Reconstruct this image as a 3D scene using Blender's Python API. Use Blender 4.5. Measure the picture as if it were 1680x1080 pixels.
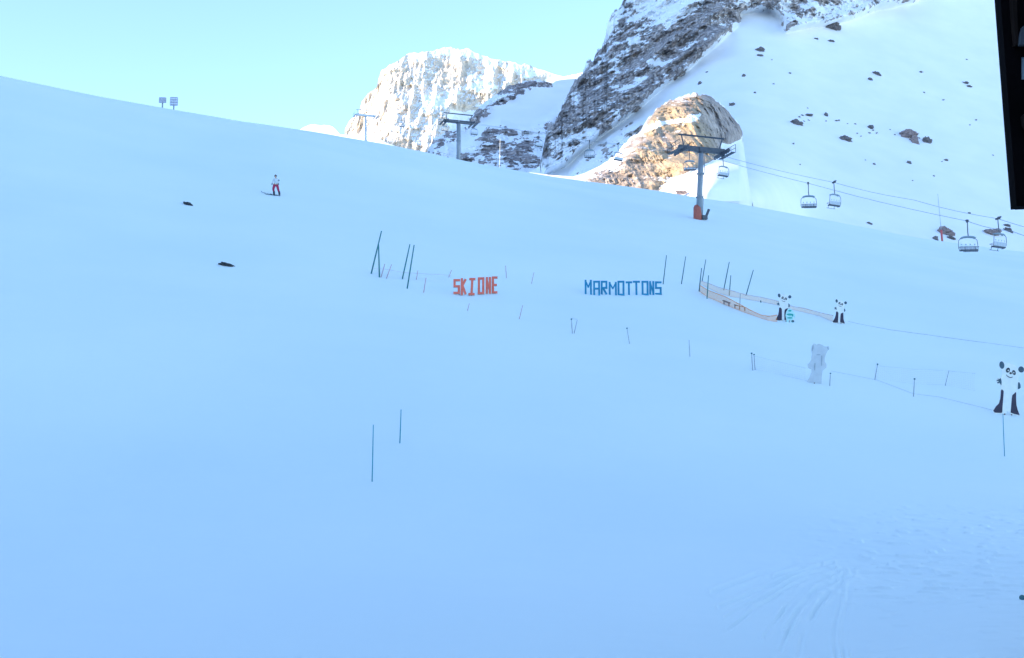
import bpy, bmesh, math, random
import numpy as np
from mathutils import Vector, Matrix

for o in list(bpy.data.objects):
    bpy.data.objects.remove(o)
scene = bpy.context.scene
COL = scene.collection
R = math.radians
random.seed(7)

# ------------------------------------------------------------------ camera
F = 2100.0; CX = 840.0; CY = 540.0; PITCH = R(8.0)
CAM = Vector((0.0, 0.0, 3.0))
cam_data = bpy.data.cameras.new('camera')
cam_data.sensor_width = 36.0
cam_data.lens = 36.0 * F / 1680.0
cam_data.clip_start = 0.1
cam_data.clip_end = 12000.0
cam = bpy.data.objects.new('camera', cam_data)
COL.objects.link(cam)
cam.location = CAM
cam.rotation_euler = (R(90) + PITCH, 0, 0)
scene.camera = cam

# ------------------------------------------------------------------ light
SUN_AZ = -60.0     # degrees: the sun stands behind the camera, to the left
SUN_EL = 13.0
sa, se = R(SUN_AZ), R(SUN_EL)
TO_SUN = Vector((math.sin(sa) * math.cos(se), -math.cos(sa) * math.cos(se), math.sin(se)))
sun_data = bpy.data.lights.new('sun', 'SUN')
sun_data.energy = 2.5
sun_data.angle = R(0.5)
sun_data.color = (1.0, 0.83, 0.64)
sun = bpy.data.objects.new('sun', sun_data)
COL.objects.link(sun)
sun.rotation_euler = (-TO_SUN).to_track_quat('-Z', 'Y').to_euler()
world = bpy.data.worlds.new('World')
scene.world = world
world.use_nodes = True
wn = world.node_tree
wn.nodes.clear()
sky = wn.nodes.new('ShaderNodeTexSky')
sky.sky_type = 'NISHITA'
sky.sun_disc = False
sky.sun_elevation = se
sky.sun_rotation = math.atan2(TO_SUN.x, TO_SUN.y)
sky.altitude = 2300
sky.air_density = 1.0
sky.dust_density = 0.4
sky.ozone_density = 1.9
bg = wn.nodes.new('ShaderNodeBackground')
bg.inputs['Strength'].default_value = 0.15
wo = wn.nodes.new('ShaderNodeOutputWorld')
wn.links.new(sky.outputs[0], bg.inputs[0])
wn.links.new(bg.outputs[0], wo.inputs[0])
scene.view_settings.view_transform = 'Standard'
scene.view_settings.look = 'None'
scene.view_settings.gamma = 1.0
scene.view_settings.exposure = 2.02

# ------------------------------------------------------------------ numeric helpers
SP, CP = math.sin(PITCH), math.cos(PITCH)
def unproj(px, py, d):
    """photo pixel + depth along the optical axis -> world coordinates (arrays or floats)"""
    a = (px - CX) / F; b = (CY - py) / F
    X = d * a
    Y = d * (CP - b * SP)
    Z = CAM.z + d * (SP + b * CP)
    return X, Y, Z
def P(px, py, d):
    return Vector(unproj(px, py, d))

def _hash(ix, iy, iz, seed):
    h = (ix * 374761393 + iy * 668265263 + iz * 2147483647 + seed * 1274126177) & 0xFFFFFFFF
    h = ((h ^ (h >> 13)) * 1274126177) & 0xFFFFFFFF
    h = (h ^ (h >> 16)) & 0xFFFFFFFF
    return h.astype(np.float64) / 4294967295.0
def vnoise(x, y, z=None, seed=0):
    x = np.asarray(x, float); y = np.asarray(y, float)
    z = np.zeros_like(x) if z is None else np.asarray(z, float)
    x0 = np.floor(x); y0 = np.floor(y); z0 = np.floor(z)
    fx = x - x0; fy = y - y0; fz = z - z0
    fx = fx * fx * fx * (fx * (fx * 6 - 15) + 10); fy = fy * fy * fy * (fy * (fy * 6 - 15) + 10); fz = fz * fz * (3 - 2 * fz)
    x0 = x0.astype(np.int64); y0 = y0.astype(np.int64); z0 = z0.astype(np.int64)
    r = 0
    for dx in (0, 1):
        for dy in (0, 1):
            for dz in (0, 1):
                w = (fx if dx else 1 - fx) * (fy if dy else 1 - fy) * (fz if dz else 1 - fz)
                r = r + w * _hash(x0 + dx, y0 + dy, z0 + dz, seed)
    return r * 2 - 1
def fbm(x, y, z=None, octaves=5, seed=0, gain=0.5, ridged=False):
    s = 0; a = 1.0; t = 0; f = 1.0
    for i in range(octaves):
        n = vnoise(x * f + 13.7 * i, y * f + 7.1 * i, None if z is None else z * f + 3.3 * i, seed + i)
        if ridged: n = 1 - 2 * np.abs(n)
        s = s + a * n; t += a; a *= gain; f *= 2.03
    return s / t
def smooth(x, a, b):
    t = np.clip((x - a) / (b - a), 0, 1)
    return t * t * (3 - 2 * t)
def interp(px, pts):
    return np.interp(px, [p[0] for p in pts], [p[1] for p in pts])
def sdist(px, py, poly):
    """signed distance to a polygon, positive inside"""
    px = np.asarray(px, float); py = np.asarray(py, float)
    inside = np.zeros(px.shape, bool); dist = np.full(px.shape, 1e9)
    n = len(poly)
    for i in range(n):
        x1, y1 = poly[i]; x2, y2 = poly[(i + 1) % n]
        ex, ey = x2 - x1, y2 - y1
        t = np.clip(((px - x1) * ex + (py - y1) * ey) / (ex * ex + ey * ey), 0, 1)
        dist = np.minimum(dist, np.hypot(px - x1 - t * ex, py - y1 - t * ey))
        c = ((y1 > py) != (y2 > py)) & (px < (x2 - x1) * (py - y1) / (y2 - y1 + 1e-12) + x1)
        inside ^= c
    return np.where(inside, dist, -dist)
def polydist(px, py, pts):
    d = np.full(np.shape(px), 1e9)
    for (x1, y1), (x2, y2) in zip(pts[:-1], pts[1:]):
        ex, ey = x2 - x1, y2 - y1
        t = np.clip(((px - x1) * ex + (py - y1) * ey) / (ex * ex + ey * ey), 0, 1)
        d = np.minimum(d, np.hypot(px - x1 - t * ex, py - y1 - t * ey))
    return d

# ------------------------------------------------------------------ materials
def new_mat(name):
    m = bpy.data.materials.new(name); m.use_nodes = True
    nt = m.node_tree; nt.nodes.clear()
    out = nt.nodes.new('ShaderNodeOutputMaterial')
    b = nt.nodes.new('ShaderNodeBsdfPrincipled')
    nt.links.new(b.outputs[0], out.inputs[0])
    return m, nt, b
def mat(name, rgb, rough=0.6, metal=0.0, var=0.12, scale=6.0, bump=0.0):
    m, nt, b = new_mat(name)
    tc = nt.nodes.new('ShaderNodeTexCoord')
    n = nt.nodes.new('ShaderNodeTexNoise'); n.inputs['Scale'].default_value = scale; n.inputs['Detail'].default_value = 6
    r = nt.nodes.new('ShaderNodeValToRGB')
    r.color_ramp.elements[0].position = 0.3; r.color_ramp.elements[1].position = 0.7
    r.color_ramp.elements[0].color = tuple(c * (1 - var) for c in rgb) + (1,)
    r.color_ramp.elements[1].color = tuple(min(1, c * (1 + var)) for c in rgb) + (1,)
    nt.links.new(tc.outputs['Object'], n.inputs['Vector'])
    nt.links.new(n.outputs['Fac'], r.inputs[0]); nt.links.new(r.outputs[0], b.inputs['Base Color'])
    b.inputs['Roughness'].default_value = rough; b.inputs['Metallic'].default_value = metal
    if bump:
        bp = nt.nodes.new('ShaderNodeBump'); bp.inputs['Strength'].default_value = bump; bp.inputs['Distance'].default_value = 0.02
        nt.links.new(n.outputs['Fac'], bp.inputs['Height']); nt.links.new(bp.outputs[0], b.inputs['Normal'])
    return m
SNOW_A = (0.80, 0.89, 0.87); SNOW_B = (0.86, 0.93, 0.89)
def snow_mat(name, with_rock=False, rock_a=(0.30, 0.26, 0.26), rock_b=(0.68, 0.58, 0.54), sunlit_gold=(0.50, 0.38, 0.25), nscale=0.11, fine=True, crack=0.6, bumpd=3.0, speck=5.0):
    m, nt, b = new_mat(name)
    L = nt.links.new
    geo = nt.nodes.new('ShaderNodeNewGeometry')
    n = nt.nodes.new('ShaderNodeTexNoise'); n.inputs['Scale'].default_value = 0.05; n.inputs['Detail'].default_value = 5
    L(geo.outputs['Position'], n.inputs['Vector'])
    r = nt.nodes.new('ShaderNodeValToRGB')
    r.color_ramp.elements[0].position = 0.35; r.color_ramp.elements[1].position = 0.65
    r.color_ramp.elements[0].color = ((0.87, 0.885, 0.92) if with_rock else SNOW_A) + (1,); r.color_ramp.elements[1].color = ((0.92, 0.925, 0.94) if with_rock else SNOW_B) + (1,)
    L(n.outputs['Fac'], r.inputs[0])
    col = r.outputs[0]
    if with_rock:
        at_ = nt.nodes.new('ShaderNodeAttribute'); at_.attribute_name = 'rock'
        ag = nt.nodes.new('ShaderNodeAttribute'); ag.attribute_name = 'sunlit_gold'
        n2 = nt.nodes.new('ShaderNodeTexNoise'); n2.inputs['Scale'].default_value = nscale; n2.inputs['Detail'].default_value = 9
        n2.inputs['Roughness'].default_value = 0.68
        L(geo.outputs['Position'], n2.inputs['Vector'])
        rr = nt.nodes.new('ShaderNodeValToRGB')
        rr.color_ramp.elements[0].position = 0.34; rr.color_ramp.elements[1].position = 0.62
        rr.color_ramp.elements[0].color = rock_a + (1,); rr.color_ramp.elements[1].color = rock_b + (1,)
        L(n2.outputs['Fac'], rr.inputs[0])
        mg = nt.nodes.new('ShaderNodeMix'); mg.data_type = 'RGBA'; mg.inputs['B'].default_value = sunlit_gold + (1,)
        vo = nt.nodes.new('ShaderNodeTexVoronoi'); vo.feature = 'DISTANCE_TO_EDGE'; vo.inputs['Scale'].default_value = nscale * 2.2
        wp = nt.nodes.new('ShaderNodeVectorMath'); wp.operation = 'MULTIPLY_ADD'; wp.inputs[1].default_value = (9, 9, 9)
        L(n2.outputs['Color'], wp.inputs[0]); L(geo.outputs['Position'], wp.inputs[2]); L(wp.outputs[0], vo.inputs['Vector'])
        cr = nt.nodes.new('ShaderNodeMapRange'); cr.inputs['From Max'].default_value = 0.16; cr.inputs['To Min'].default_value = crack
        L(vo.outputs['Distance'], cr.inputs['Value'])
        cm = nt.nodes.new('ShaderNodeVectorMath'); cm.operation = 'SCALE'; L(rr.outputs[0], cm.inputs[0]); L(cr.outputs[0], cm.inputs['Scale'])
        L(ag.outputs['Fac'], mg.inputs['Factor']); L(cm.outputs[0], mg.inputs['A'])
        mx = nt.nodes.new('ShaderNodeMix'); mx.data_type = 'RGBA'
        rp = nt.nodes.new('ShaderNodeMapRange'); rp.inputs['From Min'].default_value = 0.3; rp.inputs['From Max'].default_value = 0.7
        n4 = nt.nodes.new('ShaderNodeTexNoise'); n4.inputs['Scale'].default_value = nscale * 5; n4.inputs['Detail'].default_value = 6; n4.inputs['Roughness'].default_value = 0.7
        L(geo.outputs['Position'], n4.inputs['Vector'])
        # speckle only where there is some rock: rock + (noise - 0.5) * 1.4 * rock
        sb = nt.nodes.new('ShaderNodeMath'); sb.operation = 'MULTIPLY_ADD'; sb.inputs[1].default_value = speck; sb.inputs[2].default_value = -speck * 0.49
        L(n4.outputs['Fac'], sb.inputs[0])
        mu = nt.nodes.new('ShaderNodeMath'); mu.operation = 'MULTIPLY'; L(sb.outputs[0], mu.inputs[0]); L(at_.outputs['Fac'], mu.inputs[1])
        ad = nt.nodes.new('ShaderNodeMath'); ad.operation = 'ADD'; L(mu.outputs[0], ad.inputs[0]); L(at_.outputs['Fac'], ad.inputs[1])
        L(ad.outputs[0], rp.inputs['Value'])
        L(rp.outputs[0], mx.inputs['Factor']); L(col, mx.inputs['A']); L(mg.outputs['Result'], mx.inputs['B'])
        col = mx.outputs['Result']
        bp = nt.nodes.new('ShaderNodeBump'); bp.inputs['Distance'].default_value = bumpd
        ml = nt.nodes.new('ShaderNodeMath'); ml.operation = 'MULTIPLY'; ml.inputs[1].default_value = 0.9
        hh = nt.nodes.new('ShaderNodeMath'); hh.operation = 'MULTIPLY_ADD'; hh.inputs[1].default_value = 0.8; L(cr.outputs[0], hh.inputs[0]); L(n2.outputs['Fac'], hh.inputs[2])
        L(rp.outputs[0], ml.inputs[0]); L(ml.outputs[0], bp.inputs['Strength']); L(hh.outputs[0], bp.inputs['Height'])
        L(bp.outputs[0], b.inputs['Normal'])
    elif fine:
        n3 = nt.nodes.new('ShaderNodeTexNoise'); n3.inputs['Scale'].default_value = 1.7; n3.inputs['Detail'].default_value = 8; n3.inputs['Roughness'].default_value = 0.62
        mp = nt.nodes.new('ShaderNodeMapping'); mp.inputs['Scale'].default_value = (0.35, 1.0, 1.0)
        L(geo.outputs['Position'], mp.inputs['Vector']); L(mp.outputs[0], n3.inputs['Vector'])
        bp = nt.nodes.new('ShaderNodeBump'); bp.inputs['Strength'].default_value = 0.32; bp.inputs['Distance'].default_value = 0.10
        L(n3.outputs['Fac'], bp.inputs['Height']); L(bp.outputs[0], b.inputs['Normal'])
    L(col, b.inputs['Base Color'])
    b.inputs['Roughness'].default_value = 0.75
    b.inputs['Specular IOR Level'].default_value = 0.25
    return m
M = {}
M['snow'] = snow_mat('snow')
M['mountain'] = snow_mat('mountain_rock_and_snow', True)
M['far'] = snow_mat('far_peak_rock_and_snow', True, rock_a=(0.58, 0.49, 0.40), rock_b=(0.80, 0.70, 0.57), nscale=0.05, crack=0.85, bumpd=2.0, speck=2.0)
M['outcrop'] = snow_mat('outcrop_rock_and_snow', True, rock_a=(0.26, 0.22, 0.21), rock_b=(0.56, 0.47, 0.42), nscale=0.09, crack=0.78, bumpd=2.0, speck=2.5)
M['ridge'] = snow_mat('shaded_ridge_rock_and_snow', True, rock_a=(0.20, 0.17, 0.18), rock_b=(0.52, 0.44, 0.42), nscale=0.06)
M['slate_rock'] = mat('dark_slate_rock', (0.055, 0.06, 0.065), 0.9, 0, 0.5, 3, 0.5)
M['rock'] = mat('boulder_rock', (0.17, 0.15, 0.15), 0.9, 0, 0.45, 1.5, 0.6)
M['brown_rock'] = mat('brown_boulder_rock', (0.29, 0.22, 0.21), 0.9, 0, 0.35, 1.0, 0.6)
M['steel'] = mat('galvanised_steel', (0.28, 0.31, 0.34), 0.5, 0.3, 0.12, 2)
M['dark_steel'] = mat('dark_painted_steel', (0.075, 0.085, 0.105), 0.5, 0.2, 0.2, 3)
M['sunlit_steel'] = mat('sunlit_pale_steel', (0.62, 0.66, 0.68), 0.5, 0.1, 0.1, 3)  # paler copy of the steel, sun glare on the far pylon in its colour
M['orange_pad'] = mat('orange_padding', (0.42, 0.11, 0.08), 0.7, 0, 0.15, 3)
M['bubble'] = mat('smoked_bubble', (0.55, 0.66, 0.70), 0.25, 0, 0.05, 3)
M['cushion'] = mat('grey_cushion', (0.30, 0.37, 0.42), 0.8, 0, 0.15, 4)
M['pale_cushion'] = mat('pale_grey_cushion', (0.56, 0.60, 0.64), 0.8, 0, 0.08, 4)
M['cable'] = mat('steel_cable', (0.32, 0.35, 0.38), 0.5, 0.4, 0.1, 3)
M['teal_pole'] = mat('dark_teal_pole', (0.03, 0.20, 0.20), 0.45, 0, 0.15, 3)
M['green_pole'] = mat('teal_green_pole', (0.06, 0.34, 0.40), 0.45, 0, 0.12, 3)
M['black_pole'] = mat('dark_grey_pole', (0.05, 0.17, 0.18), 0.5, 0, 0.15, 3)
M['grey_pole'] = mat('weathered_grey_pole', (0.38, 0.43, 0.46), 0.6, 0, 0.15, 3)
M['pink_pole'] = mat('faded_pink_pole', (0.55, 0.42, 0.46), 0.6, 0, 0.1, 3)
M['red_pole'] = mat('red_marker_paint', (0.60, 0.12, 0.12), 0.6, 0, 0.15, 3)
M['red_letter'] = mat('red_letter_paint', (0.95, 0.17, 0.11), 0.6, 0, 0.18, 4)
M['blue_letter'] = mat('blue_letter_paint', (0.01, 0.24, 0.40), 0.55, 0, 0.2, 4)
M['letter_edge'] = mat('pale_letter_board', (0.68, 0.62, 0.58), 0.7, 0, 0.08, 4)
M['blue_edge'] = mat('pale_blue_letter_board', (0.45, 0.66, 0.78), 0.7, 0, 0.08, 4)
M['white_board'] = mat('white_board_paint', (0.86, 0.86, 0.80), 0.6, 0, 0.05, 4)
M['black_board'] = mat('black_board_paint', (0.018, 0.022, 0.035), 0.55, 0, 0.3, 3)
M['purple_board'] = mat('faded_black_board_paint', (0.03, 0.022, 0.05), 0.55, 0, 0.35, 3)
M['slate_board'] = mat('slate_board_paint', (0.05, 0.10, 0.13), 0.6, 0, 0.3, 5)
M['bare_board'] = mat('bare_board_back', (0.60, 0.64, 0.65), 0.8, 0, 0.08, 3)
M['teal_board'] = mat('teal_board_paint', (0.03, 0.42, 0.36), 0.5, 0, 0.15, 4)
M['pale_teal'] = mat('pale_teal_board_paint', (0.50, 0.80, 0.76), 0.5, 0, 0.08, 4)
M['plank'] = mat('weathered_plank', (0.22, 0.13, 0.11), 0.8, 0, 0.3, 4)
M['timber'] = mat('dark_stained_timber', (0.0035, 0.0024, 0.0028), 0.75, 0, 0.5, 5, 0.3)
M['timber_brown'] = mat('brown_stained_timber', (0.016, 0.010, 0.008), 0.7, 0, 0.4, 8, 0.3)
M['slate_fit'] = mat('grey_metal_fitting', (0.05, 0.058, 0.065), 0.5, 0.3, 0.3, 8)
M['glass'] = mat('window_glass', (0.05, 0.08, 0.10), 0.1, 0, 0.1, 2)
M['jacket'] = mat('white_jacket_cloth', (0.62, 0.68, 0.70), 0.85, 0, 0.08, 8)
M['slate_cloth'] = mat('dark_sleeve_cloth', (0.08, 0.12, 0.15), 0.85, 0, 0.1, 8)
M['trousers'] = mat('crimson_trouser_cloth', (0.42, 0.03, 0.09), 0.85, 0, 0.12, 8)
M['boots'] = mat('dark_boot_plastic', (0.015, 0.02, 0.035), 0.5, 0, 0.2, 8)
M['skin'] = mat('skin', (0.55, 0.35, 0.26), 0.6, 0, 0.06, 8)
M['hair'] = mat('dark_hair', (0.03, 0.03, 0.035), 0.7, 0, 0.2, 20)
M['ski'] = mat('ski_topsheet', (0.04, 0.13, 0.16), 0.35, 0, 0.2, 5)
for _m in ('timber', 'timber_brown'):
    _b = [n for n in M[_m].node_tree.nodes if n.type == 'BSDF_PRINCIPLED'][0]; _b.inputs['Specular IOR Level'].default_value = 0.05; _b.inputs['Roughness'].default_value = 0.95
def net_mat(name, rgb, cell, cover):
    m, nt, b = new_mat(name); L = nt.links.new
    uv = nt.nodes.new('ShaderNodeUVMap')
    sx = nt.nodes.new('ShaderNodeSeparateXYZ'); L(uv.outputs[0], sx.inputs[0])
    outs = []
    for k in ('X', 'Y'):
        d = nt.nodes.new('ShaderNodeMath'); d.operation = 'DIVIDE'; d.inputs[1].default_value = cell; L(sx.outputs[k], d.inputs[0])
        fr = nt.nodes.new('ShaderNodeMath'); fr.operation = 'FRACT'; L(d.outputs[0], fr.inputs[0])
        lt = nt.nodes.new('ShaderNodeMath'); lt.operation = 'LESS_THAN'; lt.inputs[1].default_value = cover; L(fr.outputs[0], lt.inputs[0])
        outs.append(lt)
    mx = nt.nodes.new('ShaderNodeMath'); mx.operation = 'MAXIMUM'; L(outs[0].outputs[0], mx.inputs[0]); L(outs[1].outputs[0], mx.inputs[1])
    L(mx.outputs[0], b.inputs['Alpha'])
    b.inputs['Base Color'].default_value = rgb + (1,); b.inputs['Roughness'].default_value = 0.7
    return m
M['orange_net'] = net_mat('orange_net_mesh', (1.0, 0.42, 0.12), 0.08, 0.24)
M['faded_net'] = net_mat('faded_orange_net_mesh', (1.0, 0.60, 0.32), 0.08, 0.22)
M['pale_net'] = net_mat('pale_net_mesh', (0.64, 0.62, 0.64), 0.10, 0.04)
M['net_edge'] = mat('orange_net_edge', (0.85, 0.38, 0.18), 0.7, 0, 0.1, 3)
M['net_edge_pale'] = mat('faded_net_edge', (0.62, 0.50, 0.50), 0.7, 0, 0.1, 3)
M['rope'] = mat('grey_rope', (0.60, 0.66, 0.68), 0.7, 0, 0.1, 3)

# ------------------------------------------------------------------ object helpers
def tag(o, label=None, cat=None, group=None, kind=None):
    if label: o['label'] = label
    if cat: o['category'] = cat
    if group: o['group'] = group
    if kind: o['kind'] = kind
    return o
def empty(name, loc, label, cat, group=None, rz=0.0):
    o = bpy.data.objects.new(name, None); COL.objects.link(o)
    o.empty_display_size = 0.2
    o.location = loc; o.rotation_euler = (0, 0, rz)
    return tag(o, label, cat, group)
class MB:
    """collects shapes and links them as one mesh object"""
    def __init__(s): s.v = []; s.f = []
    def add(s, vs, fs):
        b = len(s.v); s.v += [tuple(v) for v in vs]; s.f += [tuple(i + b for i in f) for f in fs]; return s
    def box(s, c, size, rot=None, taper=1.0):
        x, y, z = [k / 2 for k in size]; c = Vector(c)
        vs = []
        for dz in (-1, 1):
            t = taper if dz > 0 else 1.0
            for dx, dy in ((-1, -1), (1, -1), (1, 1), (-1, 1)):
                v = Vector((dx * x * t, dy * y * t, dz * z))
                if rot is not None: v = rot @ v
                vs.append(c + v)
        return s.add(vs, [(3, 2, 1, 0), (4, 5, 6, 7), (0, 1, 5, 4), (1, 2, 6, 5), (2, 3, 7, 6), (3, 0, 4, 7)])
    def bar(s, a, b, w, h=None, up=(0, 0, 1)):
        a = Vector(a); b = Vector(b); h = h or w
        d = (b - a); L = d.length; d.normalize()
        u = Vector(up)
        if abs(d.dot(u)) > 0.98: u = Vector((0, 1, 0))
        x = d.cross(u).normalized(); y = x.cross(d)
        rot = Matrix((x, d, y)).transposed()
        return s.box((a + b) / 2, (w, L, h), rot)
    def tube(s, pts, r, n=8, cap=True):
        pts = [Vector(p) for p in pts]
        rs = r if isinstance(r, (list, tuple)) else [r] * len(pts)
        vs = []; fs = []
        ref = None
        for i, p in enumerate(pts):
            d = (pts[min(i + 1, len(pts) - 1)] - pts[max(i - 1, 0)]).normalized()
            if ref is None:
                ref = Vector((0, 0, 1)) if abs(d.z) < 0.9 else Vector((1, 0, 0))
            x = d.cross(ref).normalized(); y = d.cross(x).normalized(); ref = -y if (-y).dot(ref) > 0 else y
            for k in range(n):
                a = 2 * math.pi * k / n
                vs.append(p + (x * math.cos(a) + y * math.sin(a)) * rs[i])
        for i in range(len(pts) - 1):
            for k in range(n):
                fs.append((i * n + k, i * n + (k + 1) % n, (i + 1) * n + (k + 1) % n, (i + 1) * n + k))
        if cap:
            fs.append(tuple(range(n))[::-1]); fs.append(tuple((len(pts) - 1) * n + k for k in range(n)))
        return s.add(vs, fs)
    def ball(s, c, r, n=12, m=8, sc=(1, 1, 1), rot=None):
        c = Vector(c); vs = []; fs = []
        for j in range(m + 1):
            t = math.pi * j / m
            for k in range(n):
                a = 2 * math.pi * k / n
                v = Vector((math.sin(t) * math.cos(a) * r * sc[0], math.sin(t) * math.sin(a) * r * sc[1], math.cos(t) * r * sc[2]))
                if rot is not None: v = rot @ v
                vs.append(c + v)
        for j in range(m):
            for k in range(n):
                fs.append((j * n + k, (j + 1) * n + k, (j + 1) * n + (k + 1) % n, j * n + (k + 1) % n))
        return s.add(vs, fs)
    def prism(s, outline, y0, y1):
        """outline in the local x-z plane, extruded from y0 to y1"""
        n = len(outline)
        vs = [(x, y0, z) for x, z in outline] + [(x, y1, z) for x, z in outline]
        fs = [tuple(range(n)), tuple(range(2 * n - 1, n - 1, -1))] + [(i, i + n, (i + 1) % n + n, (i + 1) % n) for i in range(n)]
        return s.add(vs, fs)
    def build(s, name, m, parent=None, smooth_=False, loc=None):
        me = bpy.data.meshes.new(name); me.from_pydata(s.v, [], s.f); me.materials.append(m)
        bm = bmesh.new(); bm.from_mesh(me); bmesh.ops.remove_doubles(bm, verts=bm.verts, dist=1e-6); bmesh.ops.recalc_face_normals(bm, faces=bm.faces); bm.to_mesh(me); bm.free()
        if smooth_:
            for p in me.polygons: p.use_smooth = True
        o = bpy.data.objects.new(name, me); COL.objects.link(o)
        if parent is not None: o.parent = parent
        if loc is not None: o.location = loc
        return o
def copy_thing(o, loc, rz=None, label=None, scale=None):
    def rec(s, par):
        c = s.copy(); COL.objects.link(c)
        if par is not None: c.parent = par
        for ch in list(s.children):
            rec(ch, c)
        return c
    c = rec(o, None)
    c.location = loc
    if rz is not None: c.rotation_euler = (0, 0, rz)
    if scale is not None: c.scale = (scale,) * 3
    if label: c['label'] = label
    return c
def grid_mesh(name, X, Y, Z, m, attrs=None):
    nr, nc = X.shape
    me = bpy.data.meshes.new(name)
    me.vertices.add(nr * nc)
    me.vertices.foreach_set('co', np.stack([X, Y, Z], -1).astype(np.float32).ravel())
    idx = np.arange(nr * nc).reshape(nr, nc)
    q = np.stack([idx[:-1, :-1], idx[:-1, 1:], idx[1:, 1:], idx[1:, :-1]], -1).reshape(-1, 4)
    me.loops.add(q.size); me.loops.foreach_set('vertex_index', q.ravel().astype(np.int32))
    me.polygons.add(len(q)); me.polygons.foreach_set('loop_start', np.arange(0, q.size, 4, dtype=np.int32))
    try: me.polygons.foreach_set('loop_total', np.full(len(q), 4, dtype=np.int32))
    except Exception: pass
    me.update(calc_edges=True)
    me.polygons.foreach_set('use_smooth', np.ones(len(q), dtype=bool))
    for k, v in (attrs or {}).items():
        a = me.attributes.new(k, 'FLOAT', 'POINT'); a.data.foreach_set('value', v.astype(np.float32).ravel())
    me.materials.append(m)
    o = bpy.data.objects.new(name, me); COL.objects.link(o)
    return o

# ------------------------------------------------------------------ the near snow slope
CREST = [(-2600, -60), (-1200, -20), (-400, 52), (0, 125), (150, 157), (300, 184), (450, 207), (540, 221), (620, 236), (700, 250),
         (755, 262), (850, 282), (950, 297), (1100, 317), (1250, 341), (1400, 371), (1530, 396), (1680, 415), (2100, 455), (3000, 500), (4400, 520)]
CREST_D = [(-2600, 130), (0, 160), (450, 175), (750, 205), (1100, 225), (1680, 240), (4400, 240)]
_cx = np.arange(-2600, 4401, 10.0); _cy = interp(_cx, CREST)
_k = np.exp(-0.5 * (np.arange(-12, 13) / 4.0) ** 2); _k /= _k.sum()
_cy = np.convolve(np.pad(_cy, 12, mode='edge'), _k, 'valid')
def crest_y(px): return np.interp(px, _cx, _cy)
def crest_d(px): return interp(px, CREST_D)
QT = [(4, -4.0), (22, 0.0), (27, 0.115), (34, 0.235), (42, 0.345), (47, 0.41), (60, 0.59), (72, 0.665), (85, 0.735), (98, 0.805), (112, 0.865)]
def q_of_d(D, Dc):
    q1 = np.interp(D, [t[0] for t in QT], [t[1] for t in QT])
    q2 = 1 - 0.135 * ((D - Dc) / (Dc - 112)) ** 2
    return np.where(D < 112, q1, q2)
_gd = np.arange(22, 420, 1.0)
_gc = np.arange(125, 246, 5.0)
_Q = np.array([q_of_d(_gd, c) for c in _gc])
_ks = np.exp(-0.5 * (np.arange(-14, 15) / 5.0) ** 2); _ks /= _ks.sum()
def _blur(a):
    lo = 2 * a[0] - a[1:15][::-1]; hi = 2 * a[-1] - a[-15:-1][::-1]
    return np.convolve(np.concatenate([lo, a, hi]), _ks, 'valid')
_Q = np.array([_blur(a) for a in _Q])
_Q = _Q / _Q.max(axis=1, keepdims=True)
def q_eval(D, Dc):
    D = np.asarray(D, float); Dc = np.asarray(Dc, float)
    ci = np.clip((Dc - 125) / 5.0, 0, len(_gc) - 1.001); i0 = ci.astype(int); fc = ci - i0
    di = np.clip(D - 22, 0, len(_gd) - 1.001); j0 = di.astype(int); fd = di - j0
    a = _Q[i0, j0] * (1 - fd) + _Q[i0, j0 + 1] * fd
    b = _Q[i0 + 1, j0] * (1 - fd) + _Q[i0 + 1, j0 + 1] * fd
    return a * (1 - fc) + b * fc
def undulate(X, Y):
    return 0.22 * vnoise(X / 23.0, Y / 17.0, seed=5) + 0.10 * vnoise(X / 8.0 + 4, Y / 6.0, seed=9)
TRACKS = []
for (pts, w, a) in [ ([(1450, 912), (1380, 906), (1310, 912), (1240, 930), (1170, 962)], 2.2, 0.7), ([(1400, 930), (1352, 975), (1322, 1030), (1300, 1090)], 2.6, 0.8),
    ([(1386, 925), (1381, 980), (1374, 1020), (1371, 1090)], 2.4, 1.0), ([(1397, 940), (1391, 985), (1386, 1030), (1384, 1090)], 2.4, 0.9),
    ([(1390, 932), (1340, 962), (1310, 1000), (1280, 1050)], 2.2, 0.8), ([(1378, 930), (1330, 950), (1290, 985), (1255, 1030)], 2.0, 0.7),
    ([(1370, 916), (1330, 924), (1290, 938), (1230, 962), (1180, 985)], 1.6, 0.7), ([(1372, 924), (1340, 930), (1300, 944), (1250, 968), (1190, 1000)], 1.6, 0.6),
    ([(1365, 936), (1330, 942), (1285, 958), (1240, 985), (1180, 1030)], 1.6, 0.5), ([(1376, 944), (1346, 956), (1316, 985), (1290, 1020)], 1.8, 0.6),
    ([(1392, 938), (1410, 929), (1440, 926)], 1.6, 0.6), ([(1350, 917), (1310, 924), (1270, 934)], 1.4, 0.5)]:
    TRACKS.append((pts, w * 1.25, a))
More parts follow.
